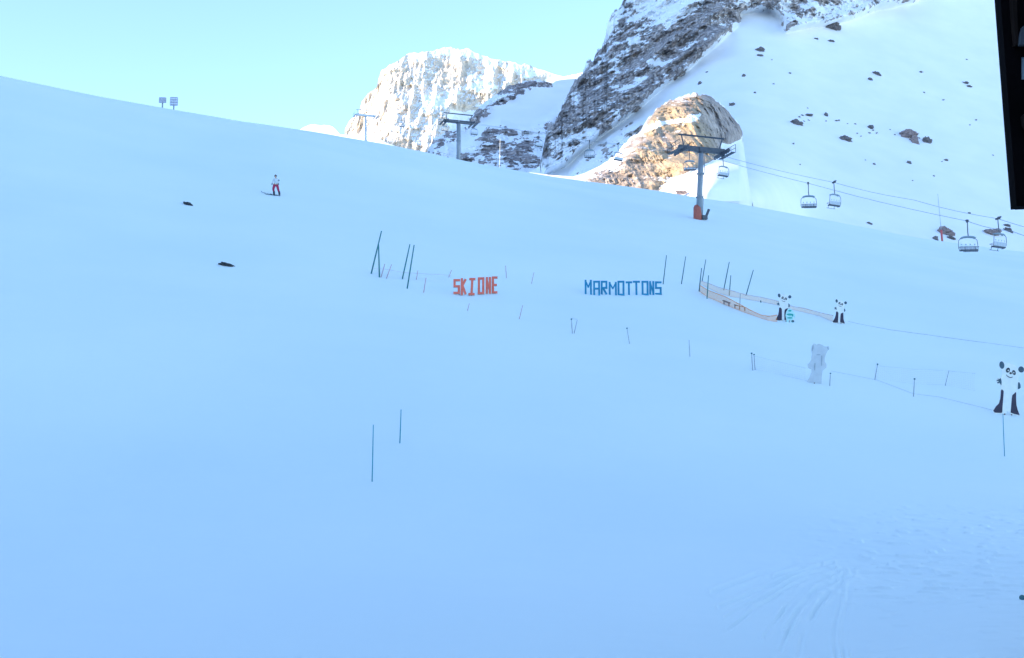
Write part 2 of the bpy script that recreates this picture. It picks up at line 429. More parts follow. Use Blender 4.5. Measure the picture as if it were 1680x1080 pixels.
def slope_grid():
    def cseg(a, b, st): return np.arange(a, b, st)
    cols = np.concatenate([cseg(-2600, -200, 60), cseg(-200, 1000, 8), cseg(1000, 1700, 1.4), cseg(1700, 2000, 10), cseg(2000, 4401, 60)])
    near = np.concatenate([np.linspace(5, 20, 24), np.linspace(20.5, 21.9, 4)])
    mid = np.concatenate([22 + (np.arange(0, 330) / 330.0) ** 1.15 * 22, np.arange(44, 112, 0.5), np.arange(112, 260, 0.8), np.arange(260, 330, 4)])
    D, PX = np.meshgrid(mid, cols, indexing='ij')
    cy = crest_y(PX); Dc = crest_d(PX)
    PY = 1080 - q_eval(D, Dc) * (1080 - cy)
    X, Y, Z = unproj(PX, PY, D)
    # rows closer than 22 m run on to the foot of the building
    Dn, PXn = np.meshgrid(near, cols, indexing='ij')
    Z22 = Z[0][None, :].repeat(len(near), 0)
    b22 = (CY - PY[0]) / F
    Yn = Y[0][None, :] * Dn / 22.0
    Xn = (PXn - CX) / F * Dn
    t = (Dn / 22.0)
    Zn = Z22 * smooth(t, 0.0, 1.0) * t + (1 - t) * 0.0 + (Z22 - Z22 * 1.0)
    X = np.vstack([Xn, X]); Y = np.vstack([Yn, Y]); Z = np.vstack([Zn, Z]); PXa = np.vstack([PXn, PX]); PYa = np.vstack([np.full_like(Xn, 1200), PY])
    Z = Z + undulate(X, Y)
    # fine relief: ski tracks, trampled snow and a ploughed bank at the lower right
    h = np.zeros_like(Z)
    sub = (PXa > 1050) & (PXa < 1720) & (PYa > 820) & (PYa < 1100)
    sx = PXa[sub]; sy = PYa[sub]; hs = np.zeros_like(sx)
    jx = 5.0 * vnoise(sx / 60, sy / 60, seed=3)
    for pts, w, a in TRACKS:
        d = polydist(sx + jx, (sy + jx), pts)
        md = np.clip(0.75 + 0.9 * vnoise(sx / 28 + a * 31, sy / 22, seed=7), 0.15, 1.3) * smooth(1080 - sy + 150 * (a > 0.85), 0, 60)
        hs += a * md * (-0.034 * (0.7 if a > 0.85 else 1.5) * np.exp(-(d / w) ** 2) + 0.020 * (0.7 if a > 0.85 else 1.3) * np.exp(-((d - 2.2 * w) / (w * 1.1)) ** 2))
    h[sub] = hs
    bank = smooth(PXa, 1440, 1640) * smooth(PYa, 950, 1010)
    h += bank * 0.30
    tr = smooth(PXa, 1200, 1500) * smooth(PYa, 790, 880) * (1 - 0.75 * smooth(PYa, 940, 1010))
    h += tr * (0.05 * fbm(X / 0.9, Y / 0.35, octaves=4, seed=21, gain=0.6) + 0.05 * smooth(vnoise(X / 0.35, Y / 0.25, seed=22), 0.3, 0.8))
    h += 0.016 * fbm(X / 2.5, Y / 1.0, octaves=3, seed=31)
    Z = Z + h
    return X, Y, Z
_X, _Y, _Z = slope_grid()
tag(grid_mesh('snow_slope', _X, _Y, _Z, M['snow']), kind='structure')
def depth_at(px, py):
    Dc = float(crest_d(px)); cy = float(crest_y(px))
    q = (1080 - py) / (1080 - cy)
    lo, hi = 22.0, Dc
    for _ in range(40):
        md = (lo + hi) / 2
        if float(q_eval(md, Dc)) < q: lo = md
        else: hi = md
    return (lo + hi) / 2
def at(px, py, sink=0.0):
    d = depth_at(px, py); p = P(px, py, d)
    p.z += float(undulate(np.array(p.x), np.array(p.y))) - sink
    return p
def cam_depth(p): return (p - CAM).dot(Vector((0, CP, SP)))

# wide snow ground under and behind the viewpoint
gx = np.linspace(-3000, 3000, 60); gy = np.linspace(-3000, 2500, 60)
GY, GX = np.meshgrid(gy, gx, indexing='ij')
tag(grid_mesh('snow_ground', GX, GY, -1.0 + 0 * GX, M['snow']), kind='structure')

# ------------------------------------------------------------------ mountains
def relief(name, px, top, bot, depth, nrow, m, disp, rockfun, back=(80, 60), goldfun=None, structure=True):
    t = np.linspace(0, 1, nrow)
    T, PX = np.meshgrid(t, px, indexing='ij')
    tp = top(px); bt = bot(px)
    PY = bt[None, :] * (1 - T) + tp[None, :] * T
    D = depth(PX, PY)
    X, Y, Z = unproj(PX, PY, D)
    dd = disp(PX, PY, X, Y, Z) 
    D2 = D + dd
    X, Y, Z = unproj(PX, PY, D2)
    # normals
    def grad(a, ax): return np.gradient(a, axis=ax)
    ux, uy, uz = grad(X, 1), grad(Y, 1), grad(Z, 1)
    vx, vy, vz = grad(X, 0), grad(Y, 0), grad(Z, 0)
    nx = uy * vz - uz * vy; ny = uz * vx - ux * vz; nz = ux * vy - uy * vx
    ln = np.sqrt(nx * nx + ny * ny + nz * nz) + 1e-9
    NZ = nz / ln * np.sign(-ny + 1e-9)
    rock = rockfun(PX, PY, X, Y, Z, NZ)
    sunlit_gold = goldfun(PX, PY, X, Y, Z) if goldfun else np.zeros_like(rock)
    # back side: falls away behind the skyline
    nb = 8
    bx = []; by = []; bz = []
    for i in range(1, nb + 1):
        k = i / nb
        bx.append(X[-1] * (1 + 0.15 * k)); by.append(Y[-1] + back[0] * k); bz.append(Z[-1] - (Z[-1] + 5) * k ** 1.3)
    Xa = np.vstack([X, bx]); Ya = np.vstack([Y, by]); Za = np.vstack([Z, bz])
    ra = np.vstack([rock, np.repeat(rock[-1:], nb, 0)]); ga = np.vstack([sunlit_gold, np.repeat(sunlit_gold[-1:], nb, 0)])
    o = grid_mesh(name, Xa, Ya, Za, m, {'rock': ra, 'sunlit_gold': ga})
    tag(o, kind='structure')
    return o, PX, PY, X, Y, Z, D2
def softp(x, k): return k * np.logaddexp(0, x / k)
def rank(a):
    f = a.ravel(); s = np.sort(f[::max(1, f.size // 20000)])
    return (np.searchsorted(s, f) / len(s)).reshape(a.shape)

# --- the large rocky mountain on the right with its long snowfield
MT_TOP = [(835, 292), (860, 288), (886, 272), (893, 235), (900, 205), (918, 178), (935, 150), (948, 132), (962, 112), (972, 98), (982, 84), (990, 68), (996, 52), (1004, 28), (1015, 5), (1030, -20),
          (1080, -90), (1150, -150), (1300, -210), (1500, -260), (1750, -300), (2300, -200), (3200, 100)]
ROCKP = [(1018, -40), (1100, -160), (1700, -280), (1560, -60), (1500, 0), (1440, 14), (1400, 30), (1360, 40), (1325, 44), (1290, 50), (1283, 30), (1262, 12), (1215, 22), (1210, 42), (1185, 62), (1165, 78), (1130, 112), (1090, 138),
         (1055, 170), (1020, 196), (985, 222), (950, 250), (925, 272), (893, 286), (880, 262), (893, 215), (930, 150), (965, 105), (990, 65)]
GOLDP = [(1063, 196), (1078, 176), (1102, 163), (1142, 152), (1160, 158), (1182, 168), (1196, 184), (1212, 200), (1219, 216), (1214, 229), (1197, 236), (1180, 230), (1184, 250), (1176, 262), (1150, 272), (1128, 282),
         (1112, 290), (1098, 306), (1070, 318), (960, 300), (958, 292), (1000, 268), (1022, 244), (1040, 226), (1060, 212)]
STREAKP = [(930, 292), (945, 262), (990, 225), (1035, 200), (1065, 196), (1060, 214), (1022, 240), (1000, 268), (960, 300)]
def mt_depth(PX, PY):
    d = 470 + 0.85 * (400 - PY) + 0.55 * softp(1200 - PX, 30) + 0.24 * softp(PX - 1200, 30)
    # the rock wall stands proud of the snowfield
    r = sdist(PX, PY, ROCKP)
    d -= 22 * smooth(r, -4, 8)
    # a ramp of snow joins the foot of the outcrop
    d -= 135 * np.exp(-(((PX - 1222) / 70) ** 2 + ((PY - 318) / 62) ** 2))
    return d
def mt_disp(PX, PY, X, Y, Z):
    r = smooth(sdist(PX, PY, ROCKP), -8, 10)
    s = smooth(sdist(PX, PY, STREAKP), -5, 8)
    w = np.clip(r + 0.6 * s, 0, 1)
    th = R(38); a = X * math.cos(th) + Z * math.sin(th); b = -X * math.sin(th) + Z * math.cos(th)
    n1 = fbm(a / 60, b / 36, Y / 120, 6, seed=40, ridged=True, gain=0.58)
    n2 = fbm(X / 18, Z / 18, Y / 40, 5, seed=50, gain=0.65)
    n3 = fbm(X / 7.0, Z / 5.5, Y / 20, 3, seed=57, gain=0.6)
    sn = 7.0 * fbm(X / 120, Z / 80, Y / 120, 3, seed=60) + 2.2 * fbm(X / 30, Z / 22, Y / 40, 4, seed=61)
    return w * (-26 * n1 - 10 * n2 - 3.0 * n3) + sn * (1 - 0.4 * w)
def mt_rock(PX, PY, X, Y, Z, NZ):
    th = R(36); a = X * math.cos(th) + Z * math.sin(th); b = -X * math.sin(th) + Z * math.cos(th)
    n = fbm(a / 70, b / 15, Y / 80, 6, seed=70, gain=0.6); n5 = fbm(X / 6.5, Z / 5.5, Y / 25, 5, seed=75, gain=0.7)
    big = vnoise(a / 120, b / 55, seed=78)
    sc = rank(-NZ) * 0.35 + rank(n) * 0.80 + rank(n5) * 0.95 + 0.35 * rank(fbm(X / 16, Z / 14, octaves=4, seed=77)) + 0.30 * big
    rk = rank(sc)
    r = sdist(PX, PY, ROCKP); s = sdist(PX, PY, STREAKP)
    edge = 9 * fbm(PX / 14, PY / 10, octaves=4, seed=80)
    dens = np.clip(smooth(r + edge, -3, 6) * 0.55, 0, 1)
    dens = np.maximum(dens, smooth(s + edge, -3, 8) * 0.36)
    # upper rim of the wall on the left carries more snow
    dens *= 1 - 0.45 * np.exp(-((polydist(PX, PY, [(1000, 110), (1050, 60), (1110, 20)]) + edge) / 16.0) ** 2)
    return smooth(dens - (1 - rk), -0.05, 0.05) * (dens > 0.02)
# the outcrop in front of the foot of the mountain
OUT_TOP = [(820, 300), (840, 284), (870, 283), (900, 287), (940, 290), (960, 284), (985, 272), (1005, 258), (1022, 240), (1045, 218), (1063, 196), (1078, 178), (1102, 163), (1142, 152), (1160, 157), (1182, 168), (1196, 184),
           (1210, 200), (1218, 216), (1220, 238), (1224, 270), (1229, 304), (1236, 340), (1242, 372), (1300, 430)]
def out_depth(PX, PY):
    d = 335 + 0.75 * np.maximum(0, 330 - PY) - 0.35 * np.clip(290 - PY, 0, 120) - 0.03 * np.maximum(0, 1100 - PX)
    d += 95 * smooth(PX, 1125, 1270) ** 1.2 * (1 - 0.75 * smooth(PY, 225, 285)) - 9 * smooth(sdist(PX, PY, GOLDP), -6, 20)
    d += 55 * smooth(PX, 1212, 1246)
    d -= 34 * np.exp(-(((PX - 1172) / 60) ** 2 + ((PY - 296) / 34) ** 2))
    return d
def out_disp(PX, PY, X, Y, Z):
    g = smooth(sdist(PX, PY, GOLDP), -5, 8)
    j = fbm(X / 12 + Z / 60, Z / 18, Y / 60, 6, seed=66, ridged=True, gain=0.6)
    n = fbm(X / 20, Z / 14, Y / 40, 5, seed=67, gain=0.55)
    return g * (-7.5 * j - 9 * n - 1.3 * fbm(X / 5, Z / 5, Y / 9, 4, seed=69, gain=0.65)) + 2.0 * fbm(X / 25, Z / 18, octaves=3, seed=68)
def out_rock(PX, PY, X, Y, Z, NZ):
    n5 = fbm(X / 6, Z / 4, Y / 20, 5, seed=75, gain=0.65)
    n6 = fbm((X + Z) / 12, (Z - X) / 9, octaves=5, seed=76, gain=0.6)
    rk = rank(rank(-NZ) + 0.8 * rank(n5) + 0.5 * rank(n6))
    edge = 8 * fbm(PX / 14, PY / 10, octaves=4, seed=80)
    gd = smooth(sdist(PX, PY, GOLDP) + 0.4 * edge, -2, 3) * 0.96
    led = np.exp(-((polydist(PX, PY, [(1050, 215), (1085, 202), (1120, 196), (1148, 190)]) + 0.4 * edge) / 5.0) ** 2)
    low = smooth(PY - 0.35 * (PX - 1080) + edge, 268, 292) * smooth(PX, 1070, 1110)
    flank = 1 - smooth(PX + 0.35 * PY + 2 * edge, 1090, 1160)
    gd = gd * (1 - 0.85 * led) * (1 - low) * (1 - 0.42 * flank)
    return smooth(gd - (1 - rk), -0.05, 0.05) * (gd > 0.02)
def sunlit_gold_mask(PX, PY, X, Y, Z):  # gold rock tone, held to the sunlit left so the shaded right greys
    g = smooth(sdist(PX, PY, GOLDP), -2, 6) * smooth(PX + 0.35 * PY, 1085, 1150) * (1 - smooth(PX - 0.3 * (PY - 200), 1142, 1176))
    n = fbm(X / 9, Z / 11, octaves=5, seed=90, gain=0.6)
    return g * smooth(n, -0.7, 0.15) * 0.9
mt_px = np.concatenate([np.arange(835, 1690, 1.0), np.arange(1690, 3200, 12.0)])
_jit = lambda px, a, s, seed: a * fbm(px / s, px * 0, octaves=5, seed=seed, gain=0.6)
def mt_top(px): return interp(px, MT_TOP) + _jit(px, 9, 22, 100) * smooth(px, 880, 905) + _jit(px, 16, 9, 103) * smooth(px, 890, 905) * (1 - smooth(px, 1020, 1060))
def mt_bot(px): return np.minimum(crest_y(px) + 45, 470)
_, MPX, MPY, MX, MY, MZ, MD = relief('rocky_mountain', mt_px, mt_top, mt_bot, mt_depth, 470, M['mountain'], mt_disp, mt_rock, back=(260, 60))
relief('rock_outcrop', np.arange(822, 1250, 0.8), lambda px: interp(px, OUT_TOP) + _jit(px, 8, 14, 120) * smooth(px, 990, 1010) * (1 - smooth(px, 1205, 1218)), mt_bot, out_depth, 260, M['outcrop'], out_disp, out_rock, back=(60, 60), goldfun=sunlit_gold_mask)
def on_mountain(px, py):
    c = int(np.argmin(np.abs(mt_px - px))); r = int(np.argmin(np.abs(MPY[:, c] - py)))
    return Vector((float(MX[r, c]), float(MY[r, c]), float(MZ[r, c]))), float(MD[r, c])

# --- shaded ridge in the middle distance
RG_TOP = [(600, 300), (640, 285), (680, 262), (700, 250), (712, 226), (735, 214), (757, 206), (775, 190), (790, 172), (806, 160), (822, 150), (836, 141), (850, 135), (866, 133), (885, 132), (905, 134), (925, 131), (945, 129), (965, 127), (1040, 118), (1100, 110)]
RG_ROCK1 = [(690, 300), (700, 240), (735, 214), (757, 206), (790, 172), (822, 150), (850, 135), (880, 131), (908, 133), (905, 142), (880, 140), (862, 150), (845, 160), (815, 172), (785, 195), (770, 215), (740, 235), (742, 300)]
RG_ROCK2 = [(735, 320), (745, 262), (775, 232), (800, 210), (822, 202), (850, 212), (872, 208), (895, 195), (930, 170), (940, 300), (900, 320)]
def rg_depth(PX, PY): return 820 + 1.5 * (300 - PY) + 0.25 * softp(PX - 850, 30) + 0.25 * softp(850 - PX, 30)
def rg_disp(PX, PY, X, Y, Z):
    w = np.clip(smooth(sdist(PX, PY, RG_ROCK1), -8, 8) + smooth(sdist(PX, PY, RG_ROCK2), -8, 8), 0, 1)
    n1 = fbm(X / 60, Z / 40, Y / 200, 6, seed=140, ridged=True, gain=0.55); n2 = fbm(X / 18, Z / 12, octaves=5, seed=150, gain=0.6)
    return -w * (24 * n1 + 10 * n2) + 12 * fbm(X / 150, Z / 90, octaves=3, seed=151)
def rg_rock(PX, PY, X, Y, Z, NZ):
    th = R(24); a = X * math.cos(th) + Z * math.sin(th); b = -X * math.sin(th) + Z * math.cos(th)
    sc = rank(-NZ) * 0.4 + rank(fbm(a / 26, b / 16, octaves=6, seed=170, gain=0.62)) + 0.9 * rank(fbm(X / 9, Z / 9, octaves=5, seed=175, gain=0.68))
    rk = rank(sc); edge = 10 * fbm(PX / 14, PY / 10, octaves=4, seed=180)
    d = smooth(sdist(PX, PY, RG_ROCK1) + edge, -3, 6) * 0.62
    d = np.maximum(d, smooth(sdist(PX, PY, RG_ROCK2) + edge, -3, 6) * 0.60)
    return smooth(d - (1 - rk), -0.05, 0.05) * (d > 0.02)
rg_px = np.arange(600, 1100, 0.8)
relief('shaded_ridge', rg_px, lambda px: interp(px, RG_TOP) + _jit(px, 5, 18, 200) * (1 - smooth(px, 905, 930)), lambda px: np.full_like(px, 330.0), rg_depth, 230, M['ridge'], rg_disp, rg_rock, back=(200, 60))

# --- sunlit cliff-topped peak far behind
FP_TOP = [(480, 320), (540, 300), (563, 245), (566, 214), (572, 202), (588, 186), (593, 165), (601, 156), (606, 150), (618, 142), (621, 128), (626, 114), (640, 107), (656, 100), (668, 90), (684, 85), (710, 82), (740, 79), (765, 82),
          (790, 89), (815, 97), (840, 101), (870, 107), (900, 118), (925, 126), (945, 122), (962, 117), (985, 124), (1020, 140), (1080, 170)]
FP_ROCK = [(555, 330), (563, 215), (590, 165), (622, 118), (660, 93), (740, 84), (830, 104), (900, 124), (880, 140), (800, 170), (740, 180), (700, 330)]
def fp_depth(PX, PY): return 1480 + 1.6 * (300 - PY) + 0.5 * np.maximum(0, PX - 660) + 1.1 * np.maximum(0, 640 - PX)
def fp_disp(PX, PY, X, Y, Z):
    w = smooth(sdist(PX, PY, FP_ROCK), -10, 10)
    n1 = fbm(X / 50, Z / 130, Y / 500, 6, seed=240, ridged=True, gain=0.6); n2 = fbm(X / 20, Z / 40, octaves=5, seed=250, gain=0.65)
    return -(0.22 + 0.78 * w) * (44 * n1 + 9 * n2) * (1 - 0.75 * smooth(PX, 850, 910))
def fp_rock(PX, PY, X, Y, Z, NZ):
    sc = rank(-NZ) * 1.0 + 0.8 * rank(fbm(X / 40, Z / 60, octaves=6, seed=270, gain=0.62)) + 0.4 * rank(fbm(X / 90, Z / 18, octaves=4, seed=275, gain=0.6))
    rk = rank(sc); edge = 12 * fbm(PX / 20, PY / 14, octaves=4, seed=280)
    d = smooth(sdist(PX, PY, FP_ROCK) + edge, -10, 12) * 0.90
    d *= 1 - 0.75 * np.exp(-((polydist(PX, PY, [(700, 165), (760, 150), (860, 130)]) + edge) / 16.0) ** 2)
    d = np.maximum(d, 0.12 * (PY < 200))
    return smooth(d - (1 - rk), -0.06, 0.06) * (d > 0.02)
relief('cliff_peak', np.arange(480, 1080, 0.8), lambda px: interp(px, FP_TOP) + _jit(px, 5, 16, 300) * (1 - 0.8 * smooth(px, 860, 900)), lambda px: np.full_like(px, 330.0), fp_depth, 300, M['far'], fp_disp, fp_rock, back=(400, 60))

# --- low sunlit snow ridge just over the crest
SR_TOP = [(440, 260), (490, 214), (506, 205), (530, 204), (545, 206), (558, 220), (575, 222), (600, 222), (620, 228), (650, 240), (690, 262), (720, 290)]
relief('snow_ridge', np.arange(440, 720, 2.0), lambda px: interp(px, SR_TOP) + _jit(px, 2, 12, 330), lambda px: np.full_like(px, 310.0), lambda PX, PY: 1150 + 1.2 * (300 - PY),
       60, M['snow'], lambda PX, PY, X, Y, Z: 8 * fbm(X / 40, Z / 20, octaves=4, seed=340), lambda PX, PY, X, Y, Z, NZ: np.zeros_like(PX), back=(80, 60))
# --- rolling snow behind the crest that joins the slopes
_d = np.linspace(235, 900, 60); _p = np.arange(-1500, 3000, 30.0)
_D, _PX = np.meshgrid(_d, _p, indexing='ij')
_Xv = (_PX - CX) / F * _D; _Yv = _D.copy(); _Zv = 14 + 0.03 * (_D - 235) + 4 * vnoise(_Xv / 80, _Yv / 80, seed=360)
tag(grid_mesh('snow_valley', _Xv, _Yv, _Zv, M['snow']), kind='structure')

# --- unseen ridge behind the viewpoint, its skyline shaped to place light and shadow
SHADE = [(-2600, 40), (-1600, 300), (-1480, 560), (-1390, 600), (-1300, 560), (-1210, 330), (-1080, 330), (-1000, 520), (-900, 600), (-620, 640), (-540, 640), (-400, 520), (-355, 480), (-345, 380), (-334, 215), (-322, 190), (-313, 182), (-307, 165), (-302, 60), (-262, 60), (-245, 120), (-225, 220), (0, 260), (400, 300), (1200, 200), (2200, 80)]
SHADE_DIST = 900.0
def shade_mountain():
    us = np.arange(-2600, 2200, 5.0)
    sv = interp(us, SHADE)
    ex = Vector((math.cos(sa), math.sin(sa), 0)); ew = Vector((math.sin(sa), -math.cos(sa), 0))
    ts = np.linspace(-1, 1, 41)
    T, U = np.meshgrid(ts, us, indexing='ij')
    H = sv + SHADE_DIST * math.tan(se)
    Wd = SHADE_DIST + T * 520.0
    Z = H[None, :] * (1 - np.abs(T)) ** 1.05
    Z = Z - 3 + (1 - np.abs(T)) * np.abs(T) * 40 * fbm(U / 120, Wd / 120, octaves=4, seed=400)
    X = U * ex.x + Wd * ew.x; Y = U * ex.y + Wd * ew.y
    rock = smooth(fbm(U / 60, Z / 40, octaves=5, seed=410), 0.05, 0.2)
    tag(grid_mesh('unseen_shade_mountain', X, Y, Z, M['mountain'], {'rock': rock, 'sunlit_gold': rock * 0}), kind='structure')
shade_mountain()

#OBJECTS
# ================================================================== THINGS
# ------------------------------------------------------------------ chairlift
def lift_pos(px, d): return (px - CX) / F * d
PY1 = (1148.0, 185.0); PY2 = (752.0, 262.0)
X1 = lift_pos(*PY1); X2 = lift_pos(*PY2)
A1 = P(1146, 362, 185); A1 = at(1146, 362); 
D1 = cam_depth(A1)
BASE1 = Vector((A1.x, A1.y, A1.z))
T1 = P(1151, 247, D1)                       # middle of the cross-arm
B2 = P(752, 290, 262); T2 = P(752, 201, 262)
LDIR = Vector((T2.x - T1.x, T2.y - T1.y, 0)).normalized()      # uphill along the line
LPER = Vector((LDIR.y, -LDIR.x, 0))                              # to the right
if LPER.x < 0: LPER = -LPER
GAUGE = 2.75
def on_line(px, side, zf=None):
    """plan position on the left (-1) or right (+1) rope seen at column px"""
    o = Vector((T1.x, T1.y, 0)) + LPER * GAUGE * side
    a = (px - CX) / F
    # depth = y*CP + z*SP; z varies little, take it from the rope height
    z = T1.z - CAM.z
    for _ in range(14):
        # o + LDIR*t ; x = a * (y*CP + z*SP)
        t = (a * (o.y * CP + z * SP) - o.x) / (LDIR.x - a * LDIR.y * CP)
        p = o + LDIR * t
        z = (zf(p, t) if zf else Z_at(p, side)) - CAM.z
    return Vector((p.x, p.y, 0)), t
ROPE = {-1: [(-60, None)], 1: []}
def z_of(px, py, p):
    # height that projects to row py at plan point p
    b = (CY - py) / F
    y = p.y
    # y = d*(CP - b*SP), z = d*(SP + b*CP)
    d = y / (CP - b * SP)
    return CAM.z + d * (SP + b * CP)
def Z_at(p, side): return T1.z
RPTS = {-1: [(1750, 404), (1637 + 22, 379), (1587, 363), (1330, 302), (1128, 246), (1050, 240), (967, 231.5), (850, 213), (735, 197)],
        1: [(1750, 387), (1637, 359), (1500, 328.5), (1368, 299.5), (1190, 257), (1100, 248), (1015, 236.5), (900, 220), (768, 200)]}
ROPES = {}
for side in (-1, 1):
    pts = []
    for px, py in RPTS[side]:
        p, t = on_line(px, side, lambda p_, t_: z_of(px, py, p_))
        pts.append((t, Vector((p.x, p.y, z_of(px, py, p)))))
    pts.sort(key=lambda k: k[0])
    ROPES[side] = pts
def rope_point(px, side):
    L = ROPES[side]
    ts = [k[0] for k in L]; zs = [k[1].z for k in L]
    p, t = on_line(px, side, lambda p_, t_: float(np.interp(t_, ts, zs)))
    return Vector((p.x, p.y, float(np.interp(t, ts, zs))))
T3 = P(600, 190, 400)
for side, lab in ((-1, 'lower grey haul rope of the chairlift, nearer the viewer'), (1, 'upper grey haul rope of the chairlift, on the far side')):
    L = [k[1] for k in ROPES[side]]
    L = L + [T3 + LPER * GAUGE * side + Vector((0, 0, 0))]
    mb = MB()
    fine = []
    for a, b in zip(L[:-1], L[1:]):
        n = 6
        for i in range(n):
            s_ = i / n
            fine.append(a.lerp(b, s_) - Vector((0, 0, 0.15 * math.sin(math.pi * s_))))
    fine.append(L[-1])
    mb.tube(fine, 0.022, 6)
    tag(mb.build('haul_rope', M['cable'], smooth_=True), lab, 'cable', 'haul ropes of the chairlift')

def make_pylon(base, top, label, steel, dark, pad, mast_r=(0.40, 0.30), rz=None, ladder=True, scale=1.0):
    """origin at the base; local x along LPER, local y along the line"""
    t = empty('lift_pylon', base, label, 'lift pylon', 'pylons of the chairlift', math.atan2(LPER.y, LPER.x))
    inv = Matrix.Rotation(-math.atan2(LPER.y, LPER.x), 3, 'Z')
    h = inv @ (top - base)
    m = MB(); m.tube([(0, 0, -0.8), (h.x * 0.5, h.y * 0.5, h.z * 0.5), (h.x, h.y, h.z + 0.35)], [mast_r[0], (mast_r[0] + mast_r[1]) / 2, mast_r[1]], 16)
    for k in (0.32, 0.66): m.tube([(h.x * k, h.y * k, h.z * k - 0.08), (h.x * k, h.y * k, h.z * k + 0.08)], mast_r[0] + 0.05, 16)
    m.build('mast', steel, t, True)
    c = Vector((h.x, h.y, h.z))
    m = MB(); m.bar(c + Vector((-GAUGE - 0.35, 0, 0.10)), c + Vector((GAUGE + 0.35, 0, 0.10)), 0.42, 0.62)
    m.box(c + Vector((0, 0, 0.05)), (0.8, 0.6, 0.6))
    m.build('cross_arm', dark, t)
    m = MB()
    m.tube([c + Vector((-2.4, 0, 0.3)), c + Vector((-2.7, 0, 1.75))], 0.085, 6); m.tube([c + Vector((2.4, 0, 0.3)), c + Vector((2.9, 0, 1.75))], 0.085, 6)
    m.tube([c + Vector((-3.1, 0, 1.75)), c + Vector((3.1, 0, 1.75))], 0.11, 6)
    m.build('lifting_frame', dark, t)
    for sx in (-1, 1):
        g = MB(); x = sx * GAUGE
        g.bar(c + Vector((x + 0.12, -1.8, -0.12)), c + Vector((x + 0.12, 1.8, -0.12)), 0.16, 0.34)
        g.bar(c + Vector((x, -0.25, -0.15)), c + Vector((x, 0.25, 0.15)), 0.3, 0.35)
        sh = g.build('sheave_beam', dark, t)
        w = MB()
        for i in range(8):
            y = -1.72 + i * 0.49
            w.tube([c + Vector((x - 0.08, y, -0.28)), c + Vector((x + 0.04, y, -0.28))], 0.24, 12)
        w.build('sheave_wheels', dark, sh)
        p = MB(); xo = x + sx * 0.75
        p.box(c + Vector((xo, 0, -0.35)), (0.5, 3.4, 0.06))
        for y in (-1.7, -0.55, 0.55, 1.7): p.tube([c + Vector((xo + sx * 0.25, y, -0.32)), c + Vector((xo + sx * 0.25, y, 0.65))], 0.03, 5)
        for z in (0.2, 0.65): p.tube([c + Vector((xo + sx * 0.25, -1.7, z)), c + Vector((xo + sx * 0.25, 1.7, z))], 0.03, 5)
        p.build('catwalk', dark, t)
    if ladder:
        l = MB()
        for sx in (-0.18, 0.18): l.tube([(0.56 + sx * 0.4, sx, 0.4), (h.x + 0.46 + sx * 0.4, h.y + sx, h.z - 0.3)], 0.03, 5)
        n = int(h.z / 0.35)
        for i in range(2, n):
            k = i / n; l.tube([(0.54 + (h.x - 0.10) * k - 0.07, h.y * k - 0.18, h.z * k), (0.54 + (h.x - 0.10) * k + 0.07, h.y * k + 0.18, h.z * k)], 0.02, 4)
        l.build('ladder', steel, t)
    if pad:
        q = MB(); q.tube([(-0.22, -0.2, -0.3), (-0.22, -0.2, 0.05), (-0.20, -0.18, 1.35), (-0.18, -0.15, 1.65)], [0.46, 0.52, 0.50, 0.38], 14)
        q.build('orange_safety_pad', M['orange_pad'], t, True)
        q = MB(); q.bar((0.75, -0.5, 0.2), (1.15, -0.6, 1.2), 0.12, 0.3); q.box((0.55, -0.5, 0.15), (0.7, 0.4, 0.5)); q.build('control_box', dark, t)
    return t
make_pylon(BASE1, T1, 'tall grey chairlift pylon with an orange safety pad round its foot', M['steel'], M['dark_steel'], True)
make_pylon(B2, T2, 'grey chairlift pylon standing behind the crest in front of the shaded ridge', M['steel'], M['dark_steel'], False, mast_r=(0.42, 0.36))
make_pylon(P(600, 250, 400), T3, 'pale distant chairlift pylon against the sunlit cliff peak', M['sunlit_steel'], M['sunlit_steel'], False, ladder=False)

